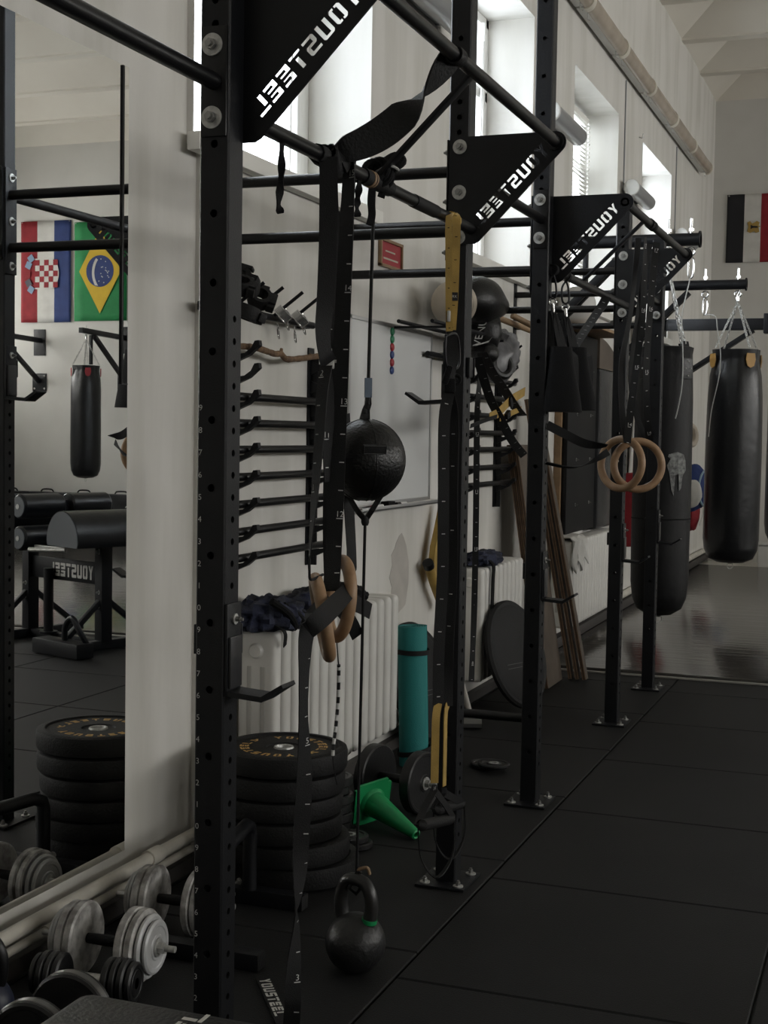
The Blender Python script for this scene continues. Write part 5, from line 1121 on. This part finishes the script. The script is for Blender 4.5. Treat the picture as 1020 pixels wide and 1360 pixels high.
for k in range(6):
    a, b = ED[k]+.02, ED[k+1]-.02; z = 4.53; xx = WX+.10
    lb = ['first and nearest', 'second', 'third', 'fourth', 'fifth', 'sixth and farthest'][k]
    t = thing('strip_light', 'dusty tubular strip light high on the left wall, %s of the row' % lb, 'light', (WX, (a+b)/2, z), 'row of strip lights')
    mb = MB(); prof = [(.056*math.cos(math.radians(q)), .066*math.sin(math.radians(q))) for q in range(-100, 101, 10)]
    mb.prism(prof, (xx, a, z), X, Z, Y*(b-a)); part('cover', mb, lamp_cover, t, None, 50)
    mb = MB(); mb.boxab((WX+.02, a, z-.05), (xx+.0, b, z+.055), 0, .006); part('housing', mb, lamp_white, t)
    for yy in (a, b):
        mb = MB(); prof2 = [(p[0]*1.12, p[1]*1.12) for p in prof]; mb.prism(prof2, (xx, yy-.02, z), X, Z, Y*.04); part('end_clip', mb, mat('clip_cream', (.60, .56, .48), .5), t, None, 50)
    for yy in (a+.1, b-.1):
        mb = MB(); mb.boxab((WX+.0005, yy-.012, z-.02), (WX+.03, yy+.012, z+.02)); part('wall_clip', mb, zinc, t); mb = MB(); mb.tube([(xx-.02, yy, z-.045), (xx-.02, yy, z-.10), (xx-.0, yy, z-.11)], .004, 6); part('hanger', mb, zinc, t)
mb = MB(); mb.tube([(WX+.002, 12.35, 4.03+.1), (WX+.03, 12.35, 4.12), (WX+.04, 12.35, 4.16)], .006, 8); solo('wall_hook', mb, zinc, 'small bent metal hook on the wall between the last two windows', 'hook', (WX, 12.35, 4.1))

# ================================================================ HEAVY BAGS
def chain_mb(p, q, L=.036, r=.0034):
    p, q = V(p), V(q); D = q-p; n = max(2, int(D.length/(L*.72))); d = D.normalized(); u = d.orthogonal().normalized(); w_ = d.cross(u); mb = MB(); st = D.length/n
    for k in range(n):
        c = p+d*(st*(k+.5)); s = u if k % 2 == 0 else w_
        hl, hw = st*.72, st*.30
        pts = [c+d*(hl*math.sin(a)*1.0)+s*(hw*math.cos(a)) for a in [2*PI*j/10 for j in range(10)]]; mb.tube(pts, r, 5, True)
    return mb
def heavy_bag(c, zt, zb, r, za, mat_b, label, tabs='sewn', spin=.3, group='heavy punching bags'):
    t = thing('punching_bag', label, 'punching bag', (c[0], c[1], zb), group); cx, cy = c; H = zt-zb
    mb = MB(); b0 = len(mb.v)
    pr = [(0, 0), (r*.45, .012), (r*.78, .05), (r*.94, .12), (r, .22), (r*1.01, H*.5), (r*.985, H*.8), (r*.95, H*.93), (r*.93, H*.975), (r*.97, H), (r*.90, H+.004), (0, H-.01)] if tabs == 'sewn' else \
         [(0, 0), (r*.5, .010), (r*.80, .04), (r*.95, .11), (r, .20), (r*1.0, H*.5), (r*.98, H*.78), (r*.93, H*.88), (r*.82, H*.95), (r*.86, H), (r*.75, H-.01), (0, H-.03)]
    P = []
    for k in range(len(pr)-1):
        for j in range(3): f = j/3; P.append((pr[k][0]+(pr[k+1][0]-pr[k][0])*f, pr[k][1]+(pr[k+1][1]-pr[k][1])*f))
    P.append(pr[-1]); mb.lathe(P, (cx, cy, zb), Z, 48)
    for i in range(b0, len(mb.v)):
        v = mb.v[i]; a = math.atan2(v.y-cy, v.x-cx); h = (v.z-zb)/H; k = 1+.012*noise.noise(V((a*1.5, h*5, cx*9)))
        if h > .72: k += .05*(h-.72)/.28*math.cos(4*(a-spin))*(1 if tabs != 'sewn' else .5)+.018*math.sin(13*a)*(h-.72)/.28
        mb.v[i] = V((cx+(v.x-cx)*k, cy+(v.y-cy)*k, v.z))
    body = part('body', mb, mat_b, t, None, 50)
    ap = V((cx, cy, za)); mb = MB(); mb.tube(bez([ap+Z*.10, ap+Z*.08+X*.015, ap+Z*.05, ap-X*.012+Z*.02, ap], 14), .006, 8); mb.cyl(ap+Z*.0, ap+Z*.04, .012, 10); part('swivel', mb, chrome, t)
    for k in range(4):
        a = spin+PI/2*k; e = V((cx+r*.86*math.cos(a), cy+r*.86*math.sin(a), zt+.015)); n_ = V((math.cos(a), math.sin(a), 0)); s_ = V((-n_.y, n_.x, 0))
        part('chain', chain_mb(ap-Z*.005, e), zinc, t)
        mb = MB()
        if tabs == 'sewn':
            mb.ribbon([e+Z*.02, e+n_*(r*.06)-Z*.02, e+n_*(r*.115)-Z*.10], s_, .055, .006); st_ = part('hanging_strap', mb, strap_black, t)
            mb = MB(); mb.box(V((cx, cy, zt-.135))+n_*(r*1.0), (.008, .085, .13), Matrix((n_, s_, Z)).transposed(), 0, .003); pt = part('patch', mb, black_leather, st_)
            for dx, dz in ((0, .045), (0, -.045), (.022, 0), (-.022, 0)): mb = MB(); mb.sphere(V((cx, cy, zt-.135+dz))+n_*(r*1.0+.004)+s_*dx, .006, 8, 6); part('rivet', mb, zinc, st_)
        else:
            mb.prism([(-.035, .05), (.035, .05), (.042, .0), (.03, -.05), (0, -.065), (-.03, -.05), (-.042, 0)], V((cx, cy, zt-.085))+n_*(r*.945), s_, Z, n_*.007); part('tab', mb, tan_leather, t, 'yellow-tan leather tab')
    mb = MB(); mb.torus((cx, cy, zb-.020), V((.6, -.8, 0)), .026, .003, 20, 6); mb.boxab((cx-.012, cy-.012, zb-.006), (cx+.012, cy+.012, zb+.012)); part('bottom_ring', mb, zinc, t)
    return t
ZBR = 2.745
B1, B2_, B3 = (-1.425, 8.90), (-1.283, 11.55), (-1.02, 14.0)
b1 = heavy_bag(B1, onY(882, 462, 8.9).z, onY(880, 818, 8.9).z, .182, onY(886, 350, 8.9).z, mat('worn_bag', (.006, .006, .0068), .55, spec=.3, var=.3, vscale=7, bump=.2, bscale=30), 'long matt black punching bag with riveted straps right behind the last upright', 'sewn', -.55)
# worn silver tape patch and tape bands on that bag
cx, cy = B1; mb = MB(); zc = onY(903, 625, 8.75).z; poly = [(-.055, .10), (.0, .115), (.045, .10), (.06, .06), (.065, 0), (.04, -.03), (.03, -.11), (.015, -.13), (.01, -.02), (-.012, -.03), (-.02, -.16), (-.035, -.12), (-.05, -.02), (-.065, .03), (-.045, .07), (-.06, .085)]
def on_bag(u_, z_, a0, rr): a = a0+u_/.182; return V((cx+rr*math.cos(a), cy+rr*math.sin(a), z_))
a0 = math.radians(-52); mb.add([on_bag(x, zc+z_, a0, .1875) for x, z_ in poly], [list(range(len(poly)))]); me_f = part('worn_patch', mb, camo_grey, b1, 'worn silver-grey patch', 0); me_f.modifiers.new('thickness', 'SOLIDIFY').thickness = .003
for zz in (onY(890, 690, 8.75).z,): mb = MB(); mb.lathe([(.1855, -.004), (.187, -.003), (.187, .003), (.1855, .004)], (cx, cy, zz), Z, 48); part('tape_seam', mb, black_fabric, b1)
heavy_bag(B2_, onY(973, 465, 11.55).z, onY(973, 748, 11.55).z, .222, onY(962, 400, 11.55).z, black_vinyl, 'shiny black punching bag with yellow tabs hanging from the middle bracket', 'tab', -.9)
heavy_bag(B3, onY(1040, 483, 14.0).z, onY(1040, 723, 14.0).z, .222, onY(1035, 420, 14).z, black_vinyl, 'black punching bag with yellow tabs cut by the right edge of the view', 'tab', -1.2)
def bracket(yc, xe, z, label, beam=(.08, .085), tri=True, round_=True):
    t = thing('bag_bracket', label, 'bracket', (WX, yc, z), 'punching bag brackets')
    mb = MB()
    if round_: mb.cyl((WX+.012, yc, z), (xe, yc, z), beam[0]/2, 24); mb.cyl((xe-.012, yc, z), (xe, yc, z), beam[0]/2+.012, 24)
    else: mb.boxab((WX+.012, yc-beam[0]/2, z-beam[1]/2), (xe, yc+beam[0]/2, z+beam[1]/2), 0, .005)
    part('arm', mb, rack_black, t)
    mb = MB(); mb.boxab((WX+.0005, yc-.09, z-.75), (WX+.012, yc+.09, z+.10), 0, .003); part('wall_plate', mb, rack_black, t)
    for s in (-1, 1):
        mb = MB(); mb.bar((WX+.012, yc+s*.06, z-.62), (WX+(xe-WX)*.56, yc+s*.02, z-.055), .045, .045, None, 0, .004); part('diagonal_brace', mb, rack_black, t)
    if tri: mb = MB(); mb.bar((WX+(xe-WX)*.30, yc, z-.05), (WX+(xe-WX)*.30, yc, z-.34), .03, .04, (0, 1, 0), 0, .003); part('strut', mb, rack_black, t)
    return t
def eye_bolt(par, x, y, z, h=.05):
    mb = MB(); mb.cyl((x, y, z+.02), (x, y, z+.13), .009, 10); mb.cyl((x, y, z+.05), (x, y, z+.068), .018, 6); part('eye_bolt', mb, chrome, par); mb = MB(); mb.torus((x, y, z-.075), Y, .024, .007, 18, 8); part('eye', mb, chrome, par)
x1 = onY(931, 318, 8.9).x; br1 = bracket(8.9, x1, ZBR, 'black round-ended bracket arm above the long matt bag')
eye_bolt(br1, x1-.06, 8.9, ZBR); eye_bolt(br1, B1[0], 8.9, ZBR)
x2 = onY(992, 383, 11.55).x; br2 = bracket(11.55, x2, ZBR, 'black round-ended bracket arm above the shiny bag'); eye_bolt(br2, B2_[0]-.0, 11.55, ZBR); eye_bolt(br2, B2_[0]-.26, 11.55, ZBR)
br3 = bracket(14.0, -.72, onY(980, 431, 14).z, 'black square beam bracket holding the bag at the right edge', (.10, .11), False, False)
mb = MB(); mb.boxab((-1.30, 13.93, onY(980, 431, 14).z-.09), (-1.18, 14.07, onY(980, 431, 14).z+.10), 0, .006); part('clamp', mb, rack_black, br3)
# safety cords with carabiners
for k, (xa, ya, za, pts, lb) in enumerate(((x1-.06, 8.9, ZBR-.10, [(918, 345), (909, 385), (906, 420), (907, 470), (906, 510), (901, 540), (897, 556)], 'thin pale cord with a carabiner hanging from the nearest bracket tip'), (B2_[0]-.26, 11.55, ZBR-.10, [(958, 400), (955, 412), (950, 420), (953, 440), (957, 470), (955, 500), (945, 545), (941, 580)], 'thin pale cord with a carabiner hanging beside the shiny bag'))):
    yy = ya-.0; t = thing('safety_cord', lb, 'cord', (xa, yy, za), 'safety cords'); mb = MB(); c = V((xa, yy, za)); mb.tube(bez([c, c-Z*.03+X*.02, c-Z*.12+X*.016, c-Z*.14, c-Z*.12-X*.012, c-Z*.03-X*.012, c], 24), .0055, 8); part('carabiner', mb, chrome, t)
    P = [V((xa, yy, za-.14))]+[onY(a, b, yy-.19-.0*k) for a, b in pts[2:]]; mb = MB(); mb.tube(bez(P, 30), .004, 6); part('cord', mb, mat('pale_cord', (.42, .42, .40), .6), t)
# gloves and cloths hanging beyond the bags
t = thing('boxing_glove', 'blue boxing glove with white palm hanging on the wall beyond the matt bag', 'glove', onX(920, 650, WX+.2), 'gloves on the wall'); gc = onX(921, 648, WX+.22)
mb = MB(); blob(mb, gc, (.16, .20, .24), 31, .10, 2, 28, 18, rotm(0, 0, -.3), 0, False); part('fist', mb, blue_cloth, t); mb = MB(); blob(mb, gc+V((.02, -.22, -.05)), (.10, .07, .15), 33, .1, 2, 22, 14, None, 0, False); part('palm', mb, white_cloth, t)
mb = MB(); mb.torus(gc+V((.13, .02, 0)), V((1, -.3, 0)), .19, .012, 36, 8); part('piping', mb, mat('light_blue', (.25, .36, .45), .5), t)
t = thing('boxing_glove', 'red boxing glove hanging below the blue one on the far wall stretch', 'glove', onX(918, 685, WX+.2), 'gloves on the wall'); gc = onX(917, 684, WX+.16); mb = MB(); blob(mb, gc, (.10, .15, .17), 37, .14, 2, 26, 16, None, 0, False); part('fist', mb, red_cloth, t)
mb = MB(); mb.ribbon([gc+V((.11, -.1, -.1)), gc+V((.13, 0, 0)), gc+V((.10, .12, .12))], Z, .025, .004); part('trim', mb, white_cloth, t)
t = thing('red_bag', 'dark red training bag hanging on the wall between the two slim uprights', 'bag', onX(840, 650, WX+.1)); mb = MB(); p = onX(840, 676, WX+.12); mb.box(p, (.14, .50, .62), None, 0, .06, 4); part('bag_body', mb, red_cloth, t)
mb = MB(); q = onX(846, 430, WX+.10); mb.ribbon(bez([p+Z*.30, p+Z*.9+Y*.03, V((p.x-.02, p.y+.0, q.z))], 10), Y, .05, .006); part('strap', mb, red_cloth, t)
mb = MB(); mb.cyl((WX+.0005, p.y, q.z), (p.x+.02, p.y, q.z), .012, 10); part('hook', mb, zinc, t)
t = thing('white_towel', 'long white cloth hanging on the wall between the two slim uprights', 'towel', onX(862, 520, WX+.1)); mb = MB(); p0 = onX(860, 425, WX+.09); ys_ = .75
N, Mx = 14, 10
for i in range(N+1):
    for j in range(Mx+1): mb.v.append(V((WX+.05+.03*math.sin(i*1.3+j*.5), p0.y-.35+ys_*i/N, p0.z-.0-1.75*j/Mx-.04*math.sin(i*.8))))
for i in range(N):
    for j in range(Mx): a = i*(Mx+1)+j; mb.f.append([a, a+1, a+Mx+2, a+Mx+1]); mb.m.append(0)
o = part('cloth', mb, white_cloth, t); o.modifiers.new('thickness', 'SOLIDIFY').thickness = .012
mb = MB(); mb.cyl((WX+.0005, p0.y, p0.z-.02), (WX+.06, p0.y, p0.z-.02), .01, 10); part('hook', mb, zinc, t)
t = thing('head_guard', 'pale head guard hanging on the wall beside the matt punching bag', 'head guard', onX(920, 577, WX+.12)); mb = MB(); gc = onX(917, 578, WX+.15); mb.torus(gc, V((.9, -.4, .1)), .10, .035, 24, 10); mb2 = mb; part('ring_pad', mb, cream_leather, t); mb = MB(); mb.ribbon(bez([gc+V((-.02, 0, .12)), gc+V((-.06, 0, .16)), gc+V((-.11, 0, .17))], 8), Y, .03, .004); part('strap', mb, strap_black, t)
# white box at the far right
t = thing('storage_box', 'small white box standing on the pale floor by the far wall', 'box', (-1.25, 16.9, .0125)); bx = V((-1.55, 16.75, 0)); mb = MB(); mb.boxab((bx.x, bx.y, .0125), (bx.x+.6, bx.y+.35, .27), 0, .03); part('box_body', mb, lamp_white, t); mb = MB(); mb.boxab((bx.x-.01, bx.y-.01, .27), (bx.x+.61, bx.y+.36, .30), 0, .01); part('lid', mb, lamp_white, t)

# ================================================================ FLAGS ON THE FAR WALL
def cloth(mb, x0, x1, z0, z1, y, mi, n=6, m=14, seed=0, off=0):
    b = len(mb.v)
    for i in range(n+1):
        for j in range(m+1):
            xx, zz = x0+(x1-x0)*i/n, z0+(z1-z0)*j/m; mb.v.append(V((xx, y-off-.022-.010*noise.noise(V((xx*5+seed, zz*1.6, 0)))-.006*noise.noise(V((xx*13, zz*4, seed))), zz)))
    for i in range(n):
        for j in range(m): a = b+i*(m+1)+j; mb.f.append([a, a+1, a+m+2, a+m+1]); mb.m.append(mi)
def flag(label, bands, z0, z1, group='flags on the far wall'):
    """bands: (x0, x1, material)"""
    xs = min(b[0] for b in bands); t = thing('flag', label, 'flag', (xs, FY, z0), group); mb = MB()
    for k, (a, b, m) in enumerate(bands): cloth(mb, a, b, z0, z1, FY, k, 6, 14, xs)
    o = part('fabric', mb, [b[2] for b in bands], t); o.modifiers.new('thickness', 'SOLIDIFY').thickness = .003
    for x in (xs+.02, max(b[1] for b in bands)-.02):
        mb = MB(); mb.cyl((x, FY-.0005, z1-.015), (x, FY-.035, z1-.015), .008, 8); part('nail', mb, zinc, t)
    return t
def emblem(par, name, poly, m, y, label=None):
    mb = MB(); mb.prism(poly, (0, y, 0), X, Z, Y*-.002); return part(name, mb, m, par, label, 0)
def pz(px, py): p = onY(px, py, FY); return (p.x, p.z)
e = flag('black, white and red vertical-hung flag with a golden eagle at the right edge', [(-2.09, -1.885, flag_black), (-1.885, -1.69, white_cloth), (-1.69, -1.47, red_cloth)], 3.635, 4.45)
ex, ez = pz(1001, 302)
emblem(e, 'eagle_emblem', [(ex+a*.075, ez+b*.075) for a, b in ((-.95, .75), (-.55, .95), (-.2, .55), (.25, .75), (.5, .95), (.95, .7), (.8, .2), (1.15, .1), (.8, -.1), (.95, -.8), (.4, -.95), (.1, -.7), (-.5, -.95), (-.95, -.7), (-.8, 0))], mat('eagle_gold', (.34, .22, .05), .5), FY-.036, 'golden eagle')
emblem(e, 'eagle_body', [(ex+a*.075, ez+b*.075) for a, b in ((-.1, .15), (.55, .12), (.8, 0), (.55, -.15), (-.1, -.15), (-.4, -.35), (-.4, .35))], flag_black, FY-.0395, 'dark eagle body')
c = flag('red, white and blue flag with a red and white chequered shield, mirrored at the left', [(6.765, 7.045, blue_cloth), (7.045, 7.33, white_cloth), (7.33, 7.61, red_cloth)], 3.04, 4.50)
sh = emblem(c, 'shield', [(6.96+.40*a, 3.74-.22+.44*b) for a, b in ((1, 0), (1, 1), (.25, 1), (.08, .85), (0, .6), (0, .4), (.08, .15), (.25, 0))], white_cloth, FY-.036, 'white shield')
for i in range(5):
    for j in range(5):
        if (i+j) % 2 == 0:
            a, b = 6.975+.077*i, 3.74-.20+.08*j; mb = MB(); mb.boxab((a, FY-.0405, b), (a+.077, FY-.0385, b+.08)); part('red_square', mb, red_cloth, sh, None, 0)
for k in range(5):
    a = math.radians(-56+28*k); cx_, cz_ = 7.36+.13*math.cos(a)+.0, 3.74+.27*math.sin(a)
    mb = MB(); mb.prism([(.06*math.cos(b+a)*1.1, .068*math.sin(b+a)) for b in [PI/4+PI/2*j for j in range(4)]], (cx_, FY-.036, cz_), X, Z, Y*-.002); part('crown_shield', mb, [mat('crown_blue', (.16, .24, .36), .6), mat('crown_dark', (.05, .05, .07), .6), red_cloth][k % 3 if k in (1, 2, 3) else 0], c, None, 0)
bz = flag('green flag with a yellow rhombus and a starred blue disc, mirrored beside the upright', [(5.84, 6.70, green_cloth)], 3.05, 4.46)
cx_, cz_ = 6.27, 3.755
emblem(bz, 'rhombus', [(cx_-.345, cz_), (cx_, cz_-.60), (cx_+.345, cz_), (cx_, cz_+.60)], yellow_cloth, FY-.038, 'yellow rhombus')
dk = emblem(bz, 'disc', circle((cx_, cz_), .225, 36), blue_cloth, FY-.041, 'dark blue disc')
arc = [(cx_+.08+.27*math.cos(a)+.0, cz_-.05+.27*math.sin(a)) for a in [math.radians(52-9*k) for k in range(0)]]
band = []; 
for k in range(13): a = math.radians(-38+6.2*k); band.append((cx_-.26+.345*math.cos(a)+.045, cz_-.02+.345*math.sin(a)))
for k in range(12, -1, -1): a = math.radians(-38+6.2*k); band.append((cx_-.26+.305*math.cos(a)+.045, cz_-.02+.305*math.sin(a)))
band = [p for p in band if math.hypot(p[0]-cx_, p[1]-cz_) < .224]
emblem(bz, 'white_band', band, white_cloth, FY-.0435, 'white band across the disc')
random.seed(4)
for k in range(22):
    a = random.uniform(0, 2*PI); r = .20*math.sqrt(random.random()); sx_, sz_ = cx_-.05+r*math.cos(a)*.75, cz_+r*math.sin(a)*.9
    if sx_ > cx_+.035 or math.hypot(sx_-cx_, sz_-cz_) > .2: continue
    mb = MB(); mb.cyl((sx_, FY-.0432, sz_), (sx_, FY-.045, sz_), .009, 7); part('star', mb, white_cloth, dk, None, 0)

# ================================================================ FAR RIGHT PART OF THE ROOM, SEEN IN THE MIRROR
fb = (5.87, 16.38); heavy_bag(fb, 2.36, .83, .205, 2.72, black_vinyl, 'black punching bag with red tabs on the far wall bracket, seen in the mirror', 'tab', -.7)
t = [o for o in bpy.data.objects if o.get('label', '').startswith('black punching bag with red tabs')][0]
for ch in t.children:
    if ch.name.startswith('tab'): ch.data.materials[0] = red_paint; ch['label'] = 'red tab'
    if ch.name.startswith('swivel'): pass
def far_bracket(x, label, zt=2.80, ln=1.15):
    t = thing('bag_bracket', label, 'bracket', (x, FY, zt), 'punching bag brackets')
    mb = MB(); mb.bar((x, FY-.012, zt), (x, FY-ln, zt+.03), .07, .07); part('arm', mb, rack_black, t)
    mb = MB(); mb.boxab((x-.10, FY-.012, zt-.22), (x+.10, FY-.0005, zt+.16), 0, .003); part('wall_plate', mb, rack_black, t)
    mb = MB(); mb.boxab((x-.12, FY-.012, zt-.74), (x+.12, FY-.0005, zt-.48), 0, .003); pl = part('lower_plate', mb, rack_black, t)
    for dx in (-.085, .085):
        for dz in (-.70, -.52): part('bolt', bolt_mb((x+dx, FY-.012, zt+dz), -Y, .014), [zinc, nut_steel], pl)
    mb = MB(); mb.bar((x, FY-.012, zt-.60), (x, FY-ln*.72, zt-.02), .055, .055); part('diagonal_brace', mb, rack_black, t)
    mb = MB(); mb.bar((x, FY-ln*.78, zt-.02), (x, FY-ln*.78, zt-.42), .04, .04, (0, 1, 0)); part('drop_bar', mb, rack_black, t); return t
fbk = far_bracket(5.87, 'black wall bracket holding the mirrored punching bag below the green flag')
mb = MB(); mb.cyl((5.87, 16.38, 2.80), (5.87, 16.38, 2.90), .01, 10); mb.torus((5.87, 16.38, 2.775), X, .02, .006, 16, 8); part('eye_bolt', mb, zinc, fbk)
far_bracket(7.30, 'empty black wall bracket left of the mirrored punching bag', 2.78, 1.3)
# row of black wall pads
for k in range(4):
    x = 5.55+.62*k; t = thing('floor_pad', 'black quilted mat standing against the far wall, %s in the mirror' % ['rightmost of the row', 'second from the right', 'third from the right', 'leftmost of the row'][k], 'mat', (x+.3, FY-.12, .0125), 'standing mats along the far wall')
    mb = MB(); mb.boxab((x+.006, FY-.16, .0125), (x+.614, FY-.03, .58), 0, .03); part('pad', mb, black_vinyl, t)
    mb = MB(); mb.tube(bez([(x+.2, FY-.10, .575), (x+.24, FY-.10, .615), (x+.38, FY-.10, .615), (x+.42, FY-.10, .575)], 14), .011, 8); part('handle', mb, strap_black, t)
t = thing('sand_bag', 'black training bag with white print lying on the mat behind the roller bench', 'bag', (4.85, 16.2, .031)); mb = MB(); blob(mb, (4.9, 16.2, .185), (.62, .26, .27), 41, .12, 2, 34, 20, None, 0, True)
for i in range(len(mb.v)): mb.v[i].z = max(mb.v[i].z, .032)
part('bag_body', mb, black_vinyl, t); mb = MB(); n_ = V((.15, -.95, .25)).normalized()
font_mb(mb, 'S', (4.95, 15.93, .42), X, V((0, .3, .95)), .22, (0, 0, 0)); font_mb(mb, 'BODY\nSTR', (5.18, 15.935, .22), X, V((0, 0, 1)), .085, (0, 0, 0)); part('print', mb, white_print, t, 'faded white print', 0)
# roller bench with YOUSTEEL crossbar
t = thing('roller_bench', 'black back-extension bench with padded rollers and a lettered crossbar, seen in the mirror', 'bench', (.95, 8.2, 0))
A, B = V((1.29, 8.47, 0)), V((.51, 8.19, 0)); dA = (B-A).normalized(); pr_n = V((.34, -.94, 0)).normalized()
def vz(px, py, P): # height of a mirrored sight line above a floor point
    R_ = V((-4.52-P.x, P.y, 0)); lo_, hi_ = 0., 2.5
    for _ in range(30):
        m_ = (lo_+hi_)/2; d_ = V((R_.x, R_.y, m_))-EYEP; yy = 680-FPX*d_.dot(upv)/d_.dot(fwd)
        if yy > py: lo_ = m_
        else: hi_ = m_
    return lo_
zA, zB, zc = vz(40, 712, A), vz(140, 722, B), vz(100, 757, (A+B)/2)
for nm_, P, zt in (('post', A, zA), ('post', B, zB)):
    mb = MB(); mb.bar(P+Z*.05, P+Z*zt, .09, .075, dA); pp = part(nm_, mb, rack_black, t)
    for zz in (.30, zc+.16, zc-.12, zt-.06): part('bolt', bolt_mb(P+Z*zz+pr_n*.041, pr_n, .016), [zinc, nut_steel], pp)
mb = MB(); mb.bar(A+Z*zc, B+Z*zc, .03, .15); cb_ = part('crossbar', mb, rack_black, t)
cc = (A+B)/2+Z*zc; S = .086; rd = -dA; nf = V((rd.y, -rd.x, 0)); L0 = -.36
if nf.dot(V((-2, 4, 0))-cc) < 0: nf = -nf
mb = MB()
for L in word('YOUSTEEL', 1.0): mb.prism([(-.30+x*.062, -.047+y*.094) for x, y in L], cc+nf*.0152+rd*-.02, rd, Z, nf*.0012)
part('lettering', mb, white_print, cb_, 'white lettering', 0)
def foot_bar(P, l0, l1): mb = MB(); mb.bar(P+pr_n*-l1+Z*.035, P+pr_n*l0+Z*.035, .06, .06); return part('foot', mb, rack_black, t)
foot_bar(A, .40, .45); foot_bar(B, .34, .52)
for P in (A, B):
    for s, l in ((1, .36), (-1, .40)):
        mb = MB(); mb.bar(P+Z*.36, P+pr_n*(s*l)+Z*.06, .035, .035); part('foot_brace', mb, rack_black, t)
mb = MB(); mb.bar(A+Z*.035, B+Z*.035, .06, .06); part('base_beam', mb, rack_black, t)
fp = B+pr_n*.36-dA*-.03; mb = MB(); MF = Matrix((-dA, -pr_n, Z)).transposed(); mb.box(fp+Z*.055, (.48, .14, .10), MF, 0, .008); part('foot_block', mb, rack_black, t)
mb = MB(); mb.tube(bez([fp+dA*.02+Z*.10, fp+dA*.03+Z*.20, fp+dA*.10+Z*.26, fp+dA*.18+Z*.18, fp+dA*.22+Z*.06-pr_n*.05], 16), .02, 10); part('grip_loop', mb, rack_black, t)
mb = MB(); st_ = A.lerp(B, .34)+pr_n*.05; mb.cyl(st_+Z*.06, st_+Z*.52, .035, 16); mb.cyl(st_+Z*.06, st_+Z*.075, .065, 16); part('weight_peg', mb, rack_black, t)
# dome pad on post B, pointing out of the frame
pc_ = B+Z*(zB+.02); ax = (pr_n+dA*-.10).normalized(); sd_ = ax.cross(Z).normalized(); prof = [(.20*math.cos(a), .21*math.sin(a)) for a in [PI*k/16 for k in range(17)]]+[(-.19, -.03), (.19, -.03)]
mb = MB(); mb.prism(prof, pc_-ax*.30, sd_, Z, ax*.62); dp = part('dome_pad', mb, [black_vinyl], t, None, 50)
mb = MB(); mb.prism([(p[0]*.97, p[1]*.97) for p in prof], pc_+ax*.321, sd_, Z, ax*.004); part('pad_end', mb, foam_foot, dp, 'grey pad end')
mb = MB(); mb.bar(pc_+ax*.30-Z*.05, pc_+ax*.30-Z*.05+dA*-.32, .03, .03); mb.tube([pc_+ax*.31-Z*.05+dA*.02, pc_+ax*.40-Z*.06-dA*.25], .016, 10); part('adjuster_handle', mb, zinc, t, 'steel adjuster handle')
# rollers on post A
for zz, dz, ofs in ((vz(52, 668, A), 0, .0), (vz(100, 664, A), 0, .0)):
    pass
zr1, zr2 = vz(55, 668, A), vz(50, 708, A)
for zz, lb, l0, l1 in ((zr1, 'upper', -.12, .32), (zr2, 'lower', .02, .36)):
    for s in (1, -1):
        p0 = A+Z*zz+dA*.38+pr_n*(s*.03); p1 = A+Z*zz+dA*.38+pr_n*(s*.37); mb = MB(); mb.tube([p0, p0.lerp(p1, .04), p0.lerp(p1, .96), p1], [.075, .085, .085, .075], 24); r_ = part('foam_roller', mb, black_vinyl, t)
        mb = MB(); mb.cyl(p1, p1+pr_n*(s*.006), .07, 24); part('roller_cap', mb, foam_foot, r_, 'grey roller end cap')
    mb = MB(); mb.cyl(A+Z*zz+dA*.38-pr_n*.38, A+Z*zz+dA*.38+pr_n*.38, .018, 12); part('roller_axle', mb, zinc, t)
mb = MB(); mb.bar(A+Z*(zA-.03), A+Z*(zA-.03)+dA*.42, .06, .06); mb.bar(A+Z*(zA-.04)+dA*.38, A+Z*(zr1+.04)+dA*.38, .05, .05, pr_n); part('roller_arm', mb, rack_black, t)
mb = MB(); pb = A+Z*(zr2+.12)+dA*.10; M = Matrix((dA, pr_n, Z)).transposed(); mb.box(pb, (.03, .56, .34), M, 0, .012); part('foot_plate', mb, rack_black, t)
